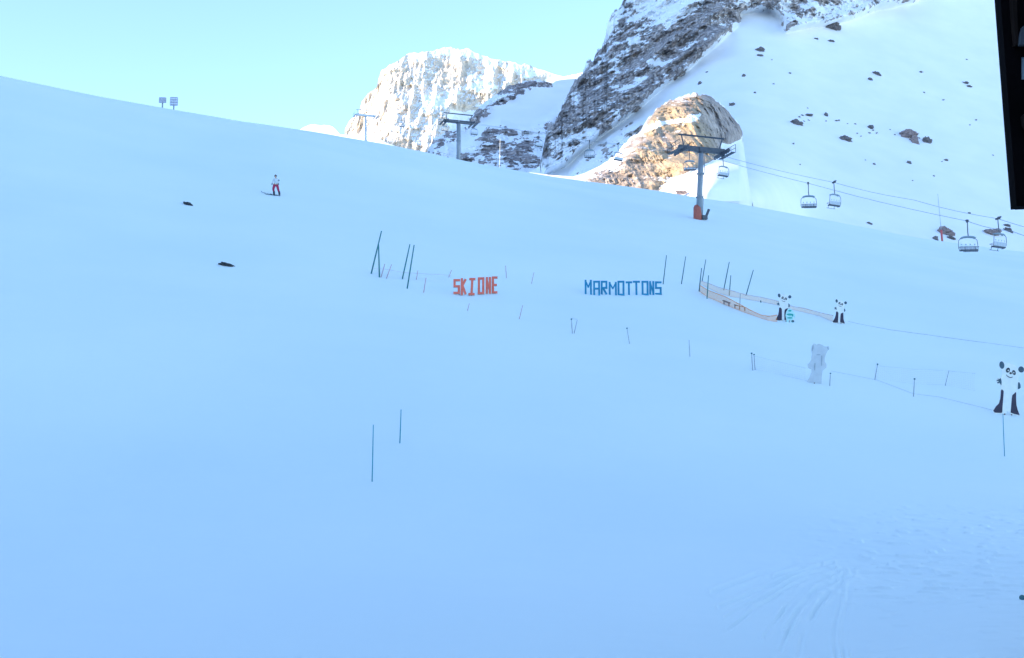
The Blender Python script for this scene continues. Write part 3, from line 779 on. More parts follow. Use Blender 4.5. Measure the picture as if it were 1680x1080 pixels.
def make_chair(label):
    """origin at the rope; local y along the line, faces -y"""
    t = empty('lift_chair', (0, 0, 0), label, 'lift chair', 'chairs hanging on the chairlift')
    W = 1.05
    m = MB(); m.box((0, 0, 0), (0.16, 0.62, 0.2)); m.box((0.0, 0.2, 0.12), (0.24, 0.3, 0.16)); m.bar((0, -0.30, 0.02), (0.0, 0.50, 0.16), 0.12); m.build('grip', M['dark_steel'], t)
    m = MB(); m.tube([(0, 0, -0.05), (0, 0.02, -0.6), (0, 0.05, -1.25), (0.05, 0.15, -1.6), (0.12, 0.2, -1.78), (0.12, 0.2, -1.85)], 0.055, 8); m.build('hanger_arm', M['dark_steel'], t, True)
    m = MB(); pts = []
    m.tube([(-0.80, 0.2, -1.95), (-0.5, 0.2, -1.84), (0, 0.2, -1.80), (0.5, 0.2, -1.84), (0.80, 0.2, -1.95)], 0.09, 8)
    m.tube([(-0.80, -0.1, -1.92), (-0.5, -0.12, -1.80), (0, -0.12, -1.76), (0.5, -0.12, -1.80), (0.80, -0.1, -1.92)], 0.07, 8)
    m.box((0, 0.05, -1.83), (1.1, 0.34, 0.05)); m.build('canopy_bar', M['cushion'], t, True)
    for s in (-1, 1):
        m = MB(); m.tube([(s * 0.80, 0.2, -1.95), (s * 1.0, 0.2, -2.15), (s * W, 0.18, -2.6), (s * W, 0.12, -3.1), (s * 0.98, 0.0, -3.42), (s * 0.9, -0.45, -3.46)], 0.032, 8); m.build('side_frame', M['dark_steel'], t, True)
    m = MB()
    for k in range(4):
        m.box((-0.72 + k * 0.48, 0.16, -3.06), (0.44, 0.07, 0.46), Matrix.Rotation(R(-8), 3, 'X')); m.box((-0.72 + k * 0.48, 0.17, -2.62), (0.16, 0.06, 0.12)); m.tube([(-0.72 + k * 0.48, 0.19, -2.68), (-0.72 + k * 0.48, 0.17, -2.86)], 0.02, 5)
    m.build('backrest', M['pale_cushion'], t)
    m = MB()
    for k in range(4): m.box((-0.72 + k * 0.48, -0.12, -3.36), (0.45, 0.52, 0.11))
    m.build('seat', M['dark_steel'], t)
    m = MB(); m.tube([(-1.0, 0.1, -3.0), (-0.98, -0.55, -3.05), (0.98, -0.55, -3.05), (1.0, 0.1, -3.0)], 0.025, 6)
    m.tube([(-0.55, -0.55, -3.05), (-0.55, -0.75, -3.62), (-0.8, -0.78, -3.64), (0.8, -0.78, -3.64), (0.55, -0.75, -3.62), (0.55, -0.55, -3.05)], 0.028, 6)
    m.build('safety_bar', M['dark_steel'], t, True)
    return t
chair0 = make_chair(''); chair0.scale = (0.73,) * 3
ldir_rz = math.atan2(LDIR.y, LDIR.x) - math.pi / 2
chair_specs = [(1326, -1, 'left chair of the middle pair, hanging from the lower rope', 0, 1),
    (1368, 1, 'right chair of the middle pair, hanging from the upper rope', math.pi, 1),
    (1587, -1, 'empty chair on the lower rope near the boulder with red marker', 0, 1),
    (1637, 1, 'empty chair farthest right on the upper rope, before a brown boulder', math.pi, 1),
    (1131, -1, 'empty chair hanging just left of the mast of the orange-footed pylon', 0, 1),
    (1186, 1, 'empty chair hanging just right of the mast of the orange-footed pylon', math.pi, 1),
    (967, -1, 'empty chair on the near rope before the rocky wall, left of its pair', 0, 1),
    (1014, 1, 'empty chair on the far rope left of the golden outcrop, right of its pair', math.pi, 1),
    (884, 1, 'distant chair in front of the dark rocks of the shaded ridge', math.pi, 1),
    (778, 1, 'distant chair just right of the pylon behind the crest', math.pi, 1)]
first = True
ldir_rz = math.atan2(LDIR.y, LDIR.x) - math.pi / 2
for px, side, lab, rz, sc in chair_specs:
    p = rope_point(px, side)
    if first:
        chair0.location = p; chair0.rotation_euler = (0, 0, ldir_rz + rz + R(-24)); chair0['label'] = lab; first = False
    else: copy_thing(chair0, p, ldir_rz + rz + (R(-24) if rz == 0 else R(10)), lab)
for k, lab in ((0.18, 'pale far chair between the two distant pylons, nearer the shaded one'), (0.62, 'pale far chair between the two distant pylons, nearer the sunlit one')):
    a = ROPES[1][-1][1]; copy_thing(chair0, a.lerp(T3 + LPER * GAUGE, k), ldir_rz, lab)

# ------------------------------------------------------------------ slalom and marker poles
def pole(pb, pt, label, m='teal_pole', r=0.022, group=None, flat=None, d=None, tip=None):
    if d is None: b = at(*pb); dd = cam_depth(b)
    else: dd = d; b = P(pb[0], pb[1], d)
    # keep a plausible real height: the tip stands over the base in the picture plane
    tpt = P(pt[0], pt[1], dd)
    v = tpt - b
    mb = MB(); mb.tube([v * -0.06, v * 0.5 + Vector((0, 0.01, 0)), v], [r, r, r * 0.8], 8)
    o = mb.build('marker_pole', M[m], None, True, loc=b)
    if tip:
        c = MB(); c.tube([v * 0.93, v * 1.01], r * 1.9, 8); c.build('cap', M[tip], o)
    tag(o, label, 'pole', group)
    return o
G1 = 'dark slalom poles left of the red letters'; G2 = 'slalom poles right of the blue letters'; G3 = 'thin fence poles across the lower slope'; G4 = 'tall teal poles in the foreground'; G5 = 'faded short poles beside the slalom poles'
pole((609, 451), (626, 379), 'dark tilted slalom pole crossing behind an upright one, farthest left on the slope', 'teal_pole', 0.050, G1)
pole((622.5, 457), (621, 399), 'dark upright slalom pole crossed by a tilted pole', 'teal_pole', 0.050, G1)
pole((660, 460), (672.5, 401), 'left pole of the two dark parallel tilted slalom poles', 'teal_pole', 0.045, G1)
pole((668, 476), (679.5, 402), 'right pole of the two dark parallel tilted slalom poles', 'teal_pole', 0.045, G1)
pole((625, 457), (631.5, 433), 'faded pink short pole just right of the crossed dark poles', 'pink_pole', 0.035, G5)
pole((634, 459), (642.5, 434), 'faded pink short pole left of the parallel dark poles', 'pink_pole', 0.035, G5)
pole((683, 461), (685.5, 444), 'short faded pole right beside the tops of the parallel dark poles', 'pink_pole', 0.03, G5)
pole((695, 483), (699, 456), 'short pinkish pole between the parallel dark poles and the red letters', 'pink_pole', 0.035, G5)
pole((736, 458), (741, 443), 'tiny faded pole just left above the red letters', 'pink_pole', 0.03, G5)
pole((831, 459), (829.5, 436), 'short faded pole right of the red letters, level with their tops', 'pink_pole', 0.03, G5)
pole((872, 468), (876, 447), 'very faint short pole between the red letters and the blue letters', 'pink_pole', 0.025, G5)
pole((767, 512), (770, 498), 'tiny grey pole just below the red letters', 'pink_pole', 0.025, G5)
pole((852, 526), (857.5, 501), 'faint tilted pole below and between the red and blue letters', 'pink_pole', 0.026, G5)
pole((1088, 469), (1093.5, 419), 'thin dark pole standing right beside the last blue letter', 'black_pole', 0.036, G2)
pole((1118, 469), (1125, 421), 'second thin dark pole right of the blue letters, standing alone', 'black_pole', 0.036, G2)
pole((1152, 463), (1158, 426), 'thin leaning pole behind the left end of the orange net', 'black_pole', 0.036, G2)
pole((1147, 481), (1151, 440), 'dark pole holding the left end of the orange net', 'black_pole', 0.040, G2)
pole((1160, 493), (1162.5, 452), 'grey-green pole standing in the orange net near its left end', 'teal_pole', 0.040, G2)
pole((1187.5, 479), (1196.5, 430), 'tallest dark leaning pole rising behind the orange net', 'black_pole', 0.040, G2)
pole((1196.5, 488), (1199, 452), 'upright dark pole just right of the tallest leaning one behind the net', 'black_pole', 0.038, G2)
pole((1224, 488), (1236, 443), 'lone leaning pole behind the orange net, farthest right of its group', 'black_pole', 0.038, G2)
pole((1214, 504), (1214.5, 482), 'short grey pole standing behind the brown plank', 'grey_pole', 0.035, G2)
pole((1248.5, 499), (1248, 493), 'tiny dark stub sticking up between the plank and the panda', 'black_pole', 0.045, G2)
pole((939, 553), (937.5, 523), 'left of the two close fence poles below the blue letters', 'grey_pole', 0.026, G3, tip='black_pole')
pole((942, 553), (947, 525), 'right of the two close fence poles below the blue letters', 'grey_pole', 0.024, G3)
pole((1033, 570), (1028.5, 538), 'lone fence pole leaning left, below the blue letters', 'grey_pole', 0.022, G3, tip='black_pole')
pole((1132, 589), (1130.5, 558), 'lone upright fence pole below the net, between leaning pole and twin poles', 'grey_pole', 0.020, G3)
pole((1235, 611), (1233, 579), 'left of the twin fence poles left of the grey bear board', 'grey_pole', 0.026, G3, tip='black_pole')
pole((1239, 610), (1237, 581), 'right of the twin fence poles left of the grey bear board', 'grey_pole', 0.024, G3, tip='black_pole')
pole((1361.5, 637), (1362.5, 612), 'short fence pole just right of the grey bear board', 'grey_pole', 0.024, G3, tip='black_pole')
pole((1435.5, 627), (1440, 597), 'tilted fence pole right of the grey bear board', 'grey_pole', 0.026, G3, tip='black_pole')
pole((1499, 654), (1500.5, 621), 'upright fence pole, lower one between the bear board and the large panda', 'grey_pole', 0.026, G3, tip='black_pole')
pole((1551, 637), (1557, 608), 'fence pole nearest the large panda on its left', 'grey_pole', 0.022, G3)
pole((610.5, 791), (612.5, 697), 'tall teal pole alone in the foreground snow, the nearer and taller of two', 'green_pole', 0.019, G4)
pole((656, 732), (658, 672), 'shorter teal pole standing beyond the tall foreground one', 'green_pole', 0.022, G4)
pole((1648, 746), (1645.5, 679), 'thin teal pole standing in front of the large panda', 'green_pole', 0.018, G4)

# ------------------------------------------------------------------ letter signs
GLY = {  # strokes on a 4 x 6 cell
 'S': [(4, 6, 0, 6), (0, 6, 0, 3.1), (0, 3.1, 4, 3.1), (4, 3.1, 4, 0), (4, 0, 0, 0)],
 'K': [(0, 0, 0, 6), (0, 3, 4, 6), (0.8, 3.4, 4, 0)],
 'I': [(2, 0, 2, 6), (0.3, 6, 3.7, 6), (0.3, 0, 3.7, 0)],
 'O': [(0, 0, 0, 6), (4, 0, 4, 6), (0, 6, 4, 6), (0, 0, 4, 0)],
 'N': [(0, 0, 0, 6), (4, 0, 4, 6), (0, 6, 4, 0)],
 'E': [(0, 0, 0, 6), (0, 6, 4, 6), (0, 3, 3.4, 3), (0, 0, 4, 0)],
 'M': [(0, 0, 0, 6), (4, 0, 4, 6), (0, 6, 2, 3), (2, 3, 4, 6)],
 'A': [(0, 0, 0, 6), (4, 0, 4, 6), (0, 6, 4, 6), (0, 2.8, 4, 2.8)],
 'R': [(0, 0, 0, 6), (0, 6, 4, 6), (4, 6, 4, 3), (4, 3, 0, 3), (1, 3, 4, 0)],
 'T': [(2, 0, 2, 6), (0, 6, 4, 6)]}
def letter_sign(word_boxes, label, name, mf, me_, stroke):
    """word_boxes: (char, x0, x1, y_top, y_bottom, lean) in photo units, all on one line in the snow"""
    x0 = word_boxes[0][1]; base = at(x0, word_boxes[0][4]); end = at(word_boxes[-1][2], word_boxes[-1][4])
    t = empty(name, base, label, 'sign')
    d = cam_depth((base + end) / 2)
    for i, (ch, a, b_, yt, yb, lean) in enumerate(word_boxes):
        yaw = random.uniform(-0.05, 0.05)
        gb = at((a + b_) / 2, yb); d = cam_depth(gb); o_ = P(a, yb, d) - base; o_.z += 0.19
        w = (b_ - a) / F * d; h = (yb - yt) / F * d
        y_off = 0.0
        sw = stroke / F * d
        thin = 0.62 if ch == 'N' and stroke > 3 else (0.75 if ch in 'NM' else 1.0)
        def pt(x, z):
            z_ = z / 6 * (h - sw) + sw / 2
            return Vector(((x / 4) * (w - sw) + sw / 2 + lean * z_ , 0, z_))
        fr = MB(); bk = MB()
        for k, (xa, za, xb, zb) in enumerate(GLY[ch]):
            A_ = pt(xa, za); B_ = pt(xb, zb); dv = (B_ - A_).normalized()
            hor = abs(dv.z) < 0.3
            sk = sw * (thin if abs(dv.x) > 0.2 and abs(dv.z) > 0.3 else 1.0)
            ext = sw * (0.5 if hor or abs(dv.x) < 0.2 else 0.1)
            off = 0.006 * k
            A2 = A_ - dv * ext; B2_ = B_ + dv * ext
            fr.bar(A2 + Vector((0, -0.03 - off, 0)), B2_ + Vector((0, -0.03 - off, 0)), sw, 0.03, up=(0, -1, 0)) if False else _flat(fr, A2, B2_, sk, -0.05 - off, -0.02)
            _flat(bk, A2 - dv * 0.02 , B2_ + dv * 0.02, sk * 1.28, -0.018 + 0.002 * k, 0.03 + 0.003 * k)
        L = fr.build('letter', mf, t, loc=(o_.x, o_.y, o_.z - 0.05)); L.rotation_euler = (0, 0, yaw)
        bk.build('backing_board', me_, L)
    # stakes that hold the letters up from behind
    for i in range(0, len(word_boxes)):
        ch, a, b_, yt, yb, lean = word_boxes[i]
        o_ = at((a + b_) / 2, yb) - base
        s_ = MB(); xo_ = 0 if ch in 'IT' else (1 if ch == 'S' else -1) * ((b_ - a) / 2 - 1.3) / F * d; s_.bar((xo_, 0.07, -0.3), (xo_, 0.07, 0.42 * (yb - yt) / F * d), 0.05); s_.build('stake', M['plank'], t, loc=o_)
    return t
def _flat(mb, a, b, w, y0, y1):
    d = (b - a).normalized(); n = Vector((-d.z, 0, d.x)) * (w / 2)
    c = [a + n, b + n, b - n, a - n]
    mb.prism([(v.x, v.z) for v in c], y0, y1)
def boxes(word, spans, yts, ybs, leans=None):
    return [(c, s[0], s[1], yt, yb, 0 if not leans else leans[i]) for i, (c, s, yt, yb) in enumerate(zip(word, spans, yts, ybs))]
letter_sign(boxes('SKIONE', [(744, 754.5), (756, 765.5), (768, 779), (784, 794.5), (797, 805.5), (807, 816)], [461.5, 460, 459.5, 458.5, 458, 457], [486, 488, 488, 486.5, 485.5, 485], [0.0, 0.0, 0.05, 0.0, 0.0, 0.0]),
            'red cut-out letters reading SKI ONE standing in the snow', 'red_letter_sign', M['red_letter'], M['letter_edge'], 3.4)
letter_sign(boxes('MARMOTTONS', [(959.5, 971), (973.5, 984.5), (986, 996.5), (999, 1012), (1013.5, 1024.5), (1027, 1037), (1038.5, 1050), (1053, 1064), (1065.5, 1073.5), (1075, 1085.5)],
            [462.5, 464, 464, 466, 464, 465, 464, 464, 464.5, 465], [487, 488.5, 487.5, 488, 488.5, 488, 488, 488, 487.5, 487]),
            'blue cut-out letters reading MARMOTTONS standing in the snow', 'blue_letter_sign', M['blue_letter'], M['blue_edge'], 2.8)

# ------------------------------------------------------------------ panda cut-out boards
def ell(cx_, cz, rx, rz, a=0.0, n=18):
    return [(cx_ + rx * math.cos(t) * math.cos(a) - rz * math.sin(t) * math.sin(a), cz + rx * math.cos(t) * math.sin(a) + rz * math.sin(t) * math.cos(a)) for t in [2 * math.pi * i / n for i in range(n)]]
# outline in units where the board is 92 high, origin below the middle of the feet
BODY = [(-22, 1), (-25, 4), (-26, 8), (-21, 13), (-16, 18), (-13, 28), (-12, 42), (-11, 48), (-17, 52), (-20, 57), (-18, 62), (-11, 62), (-10.5, 66), (-9, 70), (-10, 76), (-13, 79), (-14.5, 84), (-12, 90), (-8, 91.5), (-4.5, 88), (-1, 88),
        (4, 88.5), (10, 87), (16, 83), (19, 79), (22, 84), (27, 84), (29.5, 79), (27, 74), (22, 72.5), (20.5, 68), (18, 63), (20, 57), (23, 52), (22, 46), (18, 44), (15.5, 40), (15.5, 28), (16, 18), (18, 10), (21, 3), (21, 0), (10, 1), (5, 3), (0, 7), (-3, 3), (-8, 2)]
LEG_L = [(-22.5, 3), (-25, 6), (-20, 14), (-15, 19), (-12.5, 28), (-11.5, 41), (-10, 43), (-7, 40), (-8, 26), (-9, 14), (-9.5, 4), (-12, 3)]
LEG_R = [(5, 4.5), (6, 16), (7, 28), (8, 34), (14.5, 40), (14.5, 28), (15, 18), (17, 10), (20.5, 1.2), (12, 2.5)]
HAND_L = [(-12, 62), (-10.5, 55), (-11, 50), (-13, 52), (-13.5, 54), (-17, 52.5), (-18.5, 54), (-15, 56), (-19, 57), (-19, 58.5), (-15, 58.5), (-17.5, 60.5), (-14, 60)]
HAND_R = [(17.5, 44.5), (18, 56), (20, 57), (22, 53), (22.5, 48), (21, 46)]
LEG_LW = [(-22.5, 3), (-25, 6), (-20, 14), (-16, 22), (-13.5, 32), (-12, 44), (-8, 45), (-3.5, 40), (-4, 26), (-4.5, 14), (-5, 4), (-12, 3)]
LEG_RW = [(3, 4.5), (3.5, 16), (4, 28), (6, 38), (15, 42), (15.5, 28), (15.5, 18), (17.5, 10), (21, 1.2), (12, 2.5)]
def panda(px, py, hpx, label, rz=0.0, faded=False, roll=0.0, mirror=1, eyes=True):
    b = at(px, py); d = cam_depth(b); k = hpx / 92.0 * d / F
    t = empty('panda_board', b, label, 'cut-out board', 'panda cut-out boards on the slope', rz)
    t.rotation_euler = (0, roll, rz)
    sc = lambda pts: [(x * k * mirror, z * k) for x, z in pts]
    MB().prism(sc(BODY), -0.02, 0.02).build('panel', M['white_board'], t)
    dk = M['black_board']; y0, y1 = -0.034, -0.0201
    for nm, o, m in (('leg', LEG_L if hpx > 60 else LEG_LW, M['purple_board']), ('leg', LEG_R if hpx > 60 else LEG_RW, M['purple_board']), ('hand', HAND_L, M['slate_board']), ('hand', HAND_R, M['slate_board']),
                     ('ear', ell(-10, 84, 4.2, 6.3, 0.15), M['slate_board']), ('ear', ell(23.5, 78.5, 5.0, 5.2, 0), M['slate_board']),
                     ('eye_patch', ell(0.5, 76, 3.2, 4.4, -0.45), dk), ('eye_patch', ell(11.0, 72.5, 2.8, 4.2, 0.35), dk), ('nose', ell(5.3, 71.2, 2.2, 1.7), dk)):
        ob = MB().prism(sc(o), y0, y1).build(nm, m, t)
        if nm == 'eye_patch':
            cx_ = 0.9 if o[0][0] < 6 else 10.6; cz = 75.5 if cx_ < 5 else 72.2
            MB().prism(sc(ell(cx_, cz, 1.0, 1.3)), -0.042, -0.0341).build('eye', M['white_board'], ob)
    sm_ = MB(); A = [(-2.5, 68), (-0.5, 65.8), (2.5, 64.2), (5.5, 63.8), (8.5, 64.8)]
    o = [(x, z + 0.6) for x, z in A] + [(x, z - 0.6) for x, z in A[::-1]]
    sm_.prism(sc(o), y0, y1).build('mouth', dk, t)
    st = MB(); st.bar((-4 * k, 0.06, -0.3), (-4 * k, 0.06, 55 * k), 0.05); st.bar((8 * k, 0.06, -0.3), (8 * k, 0.06, 55 * k), 0.05); st.build('stake', M['plank'], t)
    return t
panda(1653, 682, 90, 'large smiling black and white panda board at the right edge behind a thin pole', R(4), roll=R(3))
panda(1285.5, 530, 47, 'small panda board with long dark legs beside the teal striped board', R(-6), roll=R(-1))
panda(1377, 535, 41, 'small panda board at the right end of the faded net', R(3), roll=R(2))
# bear-shaped board seen from its unpainted side
b = at(1341, 634); d = cam_depth(b); k = 69 / 92.0 * d / F
t = empty('bear_board', b, 'plain grey-blue bear-shaped board leaning back, seen from its unpainted side', 'cut-out board', None, R(-4))
t.rotation_euler = (R(-6), R(5), R(-4))
BEAR = [(-23, 4), (-18, 14), (-14, 26), (-14, 32), (-21, 35), (-23, 42), (-17, 50), (-15, 54), (-15, 62), (-14, 66), (-16, 76), (-15, 86), (-11, 91), (-5, 89), (0, 91), (7, 89), (12, 86), (17, 86), (22, 87), (23, 81), (19, 75), (16, 68),
        (14, 60), (14, 52), (18, 46), (18, 38), (13, 34), (10, 30), (9, 16), (9, 2), (-6, 3)]
MB().prism([(x * k, z * k) for x, z in BEAR], -0.02, 0.02).build('panel', M['bare_board'], t)
for pts, nm in (([(-7, 30), (-7, 46)], 'batten'), ([(7, 42), (7, 64)], 'batten')):
    g = MB(); g.bar((pts[0][0] * k, -0.035, pts[0][1] * k), (pts[1][0] * k, -0.035, pts[1][1] * k), 0.04, 0.03, up=(0, 1, 0)); g.build(nm, M['grey_pole'], t)
# tufts and bare patches of the back: snout outline and ear rims
for o, nm in ((ell(0, 66, 4.5, 1.2, 0.1), 'painted_stripe'), (ell(-13, 80, 1.5, 7, -0.12), 'painted_stripe'), (ell(20, 82, 1.3, 3.6, 0.35), 'painted_stripe')):
    MB().prism([(x * k, z * k) for x, z in o], -0.026, -0.0201).build(nm, M['grey_back'] if 'grey_back' in M else M['grey_pole'], t)
g = MB(); g.bar((-6 * k, 0.06, -0.3), (-6 * k, 0.06, 50 * k), 0.05); g.build('stake', M['plank'], t)
# small teal striped figure beside the first panda
b = at(1296.5, 532); d = cam_depth(b); k = d / F
t = empty('striped_board', b, 'small teal and pale striped cut-out board at the foot of the left small panda', 'cut-out board')
OUTL = [(-6, 0), (-6.5, 6), (-7.5, 12), (-6, 18), (-3.5, 22), (0, 23.5), (3.5, 21.5), (6, 17), (8.5, 13), (8, 8), (5.5, 9), (4.5, 4), (6.5, 0), (1.5, 0), (0.5, 4), (-2, 4), (-2.5, 0)]
MB().prism([(x * k, z * k) for x, z in OUTL], -0.02, 0.02).build('panel', M['pale_teal'], t)
for cx_, cz, w_, h_ in ((0, 19.5, 2.8, 1.4), (-0.5, 13.2, 5.0, 1.7), (-0.5, 7.6, 4.6, 1.2), (4, 12, 1.3, 2.2), (4.2, 2.2, 2.4, 1.8)):
    MB().prism([(x * k, z * k) for x, z in ell(cx_, cz, w_, h_)], -0.034, -0.0201).build('stripe', M['teal_board'] if cz > 3 else M['slate_board'], t)
g = MB(); g.bar((-1 * k, 0.06, -0.3), (-1 * k, 0.06, 18 * k), 0.04); g.build('stake', M['plank'], t)

# ------------------------------------------------------------------ nets and ropes
def net(pts, label, m, edge, name='safety_net', e_r=0.02, low=True):
    """pts: (px, y_top, y_bottom)"""
    base = at(pts[0][0], pts[0][2]); n = len(pts)
    X = []
    xs = [p[0] for p in pts]
    N = 40
    for i in range(N + 1):
        px = xs[0] + (xs[-1] - xs[0]) * i / N
        yt = np.interp(px, xs, [p[1] for p in pts]); yb = np.interp(px, xs, [p[2] for p in pts])
        # smooth the polyline a little
        bpt = at(px, yb); d = cam_depth(bpt)
        tpt = P(px, yt, d)
        X.append((bpt - base, tpt - base))
    me = bpy.data.meshes.new(name); R_ = 4
    vs = []; uv = []; L = 0
    for i, (b_, t_) in enumerate(X):
        if i: L += (b_ - X[i - 1][0]).length
        for j in range(R_ + 1):
            s_ = j / R_; v = b_.lerp(t_, s_) + Vector((0, 0.06 * math.sin(3.1 * s_) + 0.03 * random.uniform(-1, 1), 0)); vs.append(v); uv.append((L, s_ * (t_ - b_).length))
    fs = [(i * (R_ + 1) + j, (i + 1) * (R_ + 1) + j, (i + 1) * (R_ + 1) + j + 1, i * (R_ + 1) + j + 1) for i in range(N) for j in range(R_)]
    me.from_pydata([tuple(v) for v in vs], [], fs)
    ul = me.uv_layers.new(name='UVMap')
    for lp in me.loops: ul.data[lp.index].uv = uv[lp.vertex_index]
    me.materials.append(m)
    o = bpy.data.objects.new(name, me); COL.objects.link(o); o.location = base
    tag(o, label, 'net')
    for idx in ((0, R_) if low else (R_,)):
        g = MB(); g.tube([vs[i * (R_ + 1) + idx] for i in range(N + 1)], e_r, 5); g.build('edge_rope', edge, o, True)
    return o
net([(1148, 468, 481), (1160, 476, 490), (1175, 481.5, 496), (1190, 487, 503), (1205, 495, 509), (1220, 503, 515), (1235, 511, 520), (1250, 517.5, 526), (1262, 519, 529.5), (1275, 517, 531)],
    'orange safety net running from the dark end pole past the brown bench to a panda', M['orange_net'], M['net_edge'], e_r=0.03)
net([(1150, 461, 469), (1165, 466, 477), (1180, 472, 484), (1200, 477, 490), (1225, 484, 494), (1250, 488, 498), (1275, 494, 503), (1300, 503, 511), (1320, 506, 516), (1345, 513, 522), (1367, 518, 532)],
    'faded orange safety net behind, from the leaning poles to the farther small panda', M['faded_net'], M['net_edge_pale'], e_r=0.022)
net([(612, 441, 452), (625, 441, 456), (640, 443, 458), (660, 447, 460), (690, 449, 464), (740, 452, 466)], 'pale pink sagging net beside the dark slalom poles', M['pale_net'], M['pink_pole'], e_r=0.008, low=False)
net([(1436, 600, 625), (1470, 603, 630), (1500, 606, 634), (1551, 608, 636), (1600, 613, 645)], 'pale grey net hung between fence poles left of the large panda', M['pale_net'], M['rope'], e_r=0.007)
net([(1232, 583, 608), (1270, 592, 616), (1322, 604, 628)], 'pale grey net between the twin fence poles and the bear board', M['pale_net'], M['rope'], e_r=0.007)
def rope(pts, label, r=0.014, m='rope', h=0.0):
    b0 = at(*pts[0]); P_ = []
    for (x1, y1), (x2, y2) in zip(pts[:-1], pts[1:]):
        for i in range(5):
            s_ = i / 5; P_.append(at(x1 + (x2 - x1) * s_, y1 + (y2 - y1) * s_) - b0 + Vector((0, 0, h)))
    P_.append(at(*pts[-1]) - b0 + Vector((0, 0, h)))
    o = MB().tube(P_, r, 5).build('rope', M[m], None, True, loc=b0)
    return tag(o, label, 'rope')
rope([(1392, 532), (1420, 538), (1460, 545), (1520, 552), (1590, 561), (1640, 567), (1700, 574)], 'thin grey rope running right from the farther small panda', 0.022, h=0.02)
rope([(1363, 613), (1400, 620), (1440, 628), (1499, 650), (1540, 655), (1632, 676)], 'faint rope lying on the snow between bear board and large panda', 0.010, h=0.02)
rope([(937.5, 524), (942, 525.5), (947, 526)], 'short cord joining the tops of two close fence poles', 0.010, h=0.02)

# ------------------------------------------------------------------ planks, stubs and debris
def plank_thing(px0, py0, px1, py1, hpx, label, legs):
    a = at(px0, py0); b_ = at(px1, py1); t = empty('wooden_bench', a, label, 'bench')
    k = cam_depth(a) / F; v = b_ - a; hh = 0.26
    MB().bar((0, 0, hh), v + Vector((0, 0, hh)), 0.16, hpx * k * 0.6).build('plank', M['plank'], t)
    for s_ in legs: MB().bar(v * s_ + Vector((0, 0.0, -0.1)), v * s_ + Vector((0, 0, hh - 0.04)), 0.06).build('leg', M['plank'], t)
    return t
plank_thing(1205, 509, 1224, 513.5, 2.2, 'low weathered brown bench behind the orange net, left of the small panda', (0.05, 0.45, 0.9))
plank_thing(1187, 502, 1197, 506, 2.4, 'short brown bench end beside the foot of the tallest leaning pole', (0.1, 0.9))
def blob_rock(name, p, size, seed, m, sub=4, rot=0.0, flat=0.6):
    bm = bmesh.new(); bmesh.ops.create_icosphere(bm, subdivisions=sub, radius=1.0)
    co = np.array([v.co[:] for v in bm.verts]); n = fbm(co[:, 0] * 1.7 + seed, co[:, 1] * 1.7, co[:, 2] * 1.7, 5, seed=500 + seed, gain=0.6)
    r2 = np.round(n * 5) / 5
    for v, a, c in zip(bm.verts, n, r2):
        v.co *= 1 + 0.95 * (0.55 * a + 0.45 * c)
        v.co.x *= size[0] / 2; v.co.y *= size[1] / 2; v.co.z *= size[2] / 2
    bmesh.ops.rotate(bm, verts=bm.verts, cent=(0, 0, 0), matrix=Matrix.Rotation(rot, 3, 'Y'))
    me = bpy.data.meshes.new(name); bm.to_mesh(me); bm.free(); me.materials.append(m)
    o = bpy.data.objects.new(name, me); COL.objects.link(o); o.location = p
    return o
for px, py, w, h, rot, lab, sd in ((310, 334, 17, 6.5, R(28), 'dark elongated rock poking through the slope, the upper left of two', 3), (372.5, 439, 25, 7, R(14), 'dark jagged rock poking through the slope below the skier, the lower of two', 8)):
    b = at(px, py); k = cam_depth(b) / F
    tag(blob_rock('slope_rock', b, (w * k, w * k * 0.7, h * k), sd, M['slate_rock'] if 'slate_rock' in M else M['rock'], 4, rot), lab, 'rock', 'two dark rocks on the left of the slope')
b = at(1677.5, 992); k = cam_depth(b) / F; b.z += 0.20
t = empty('post_stub', b, 'dark round-topped post stub half out of frame at the lower right', 'post')
MB().tube([(0, 0, -0.3), (0, 0, 0.02)], 0.03, 10).build('post', M['black_pole'], t, True); MB().ball((0, 0, 0.07), 0.065).build('knob', M['black_pole'], t, True)

M['lattice'] = mat('blue_grey_lattice', (0.42, 0.42, 0.5), 0.6, 0, 0.1, 3)
# two lattice boards on the crest
def lattice_board(px, py, w, h, foot, lab):
    D = float(crest_d(px)) + 6
    b = P(px, py, D); k = D / F
    t = empty('lattice_board', b, lab, 'lattice board', 'lattice boards on the crest', R(3))
    MB().bar((0, 0.05, -3.5), (0, 0.05, foot * k), 0.16).build('post', M['steel'], t)
    g = MB(); z0 = foot * k; W = w * k; H = h * k
    for i in range(5): g.bar((-W / 2 + W * i / 4, 0, z0), (-W / 2 + W * i / 4, 0, z0 + H), 0.07, 0.06)
    for i in range(4): g.bar((-W / 2, -0.07, z0 + H * i / 3), (W / 2, -0.07, z0 + H * i / 3), 0.06, 0.13)
    g.build('frame', M['lattice'], t)
    g = MB()
    for i in range(4):
        for j in range(3): g.box((-W / 2 + W * (i + 0.5) / 4, 0.05, z0 + H * (j + 0.5) / 3), (W / 9, 0.05, H / 8))
    g.build('panels', M['grey_pole'], t)
lattice_board(266.5, 172, 11, 8, 3.5, 'smaller left lattice board on a post at the skyline crest')
lattice_board(285, 176, 12, 13, 3.0, 'larger right lattice board on a post at the skyline crest')

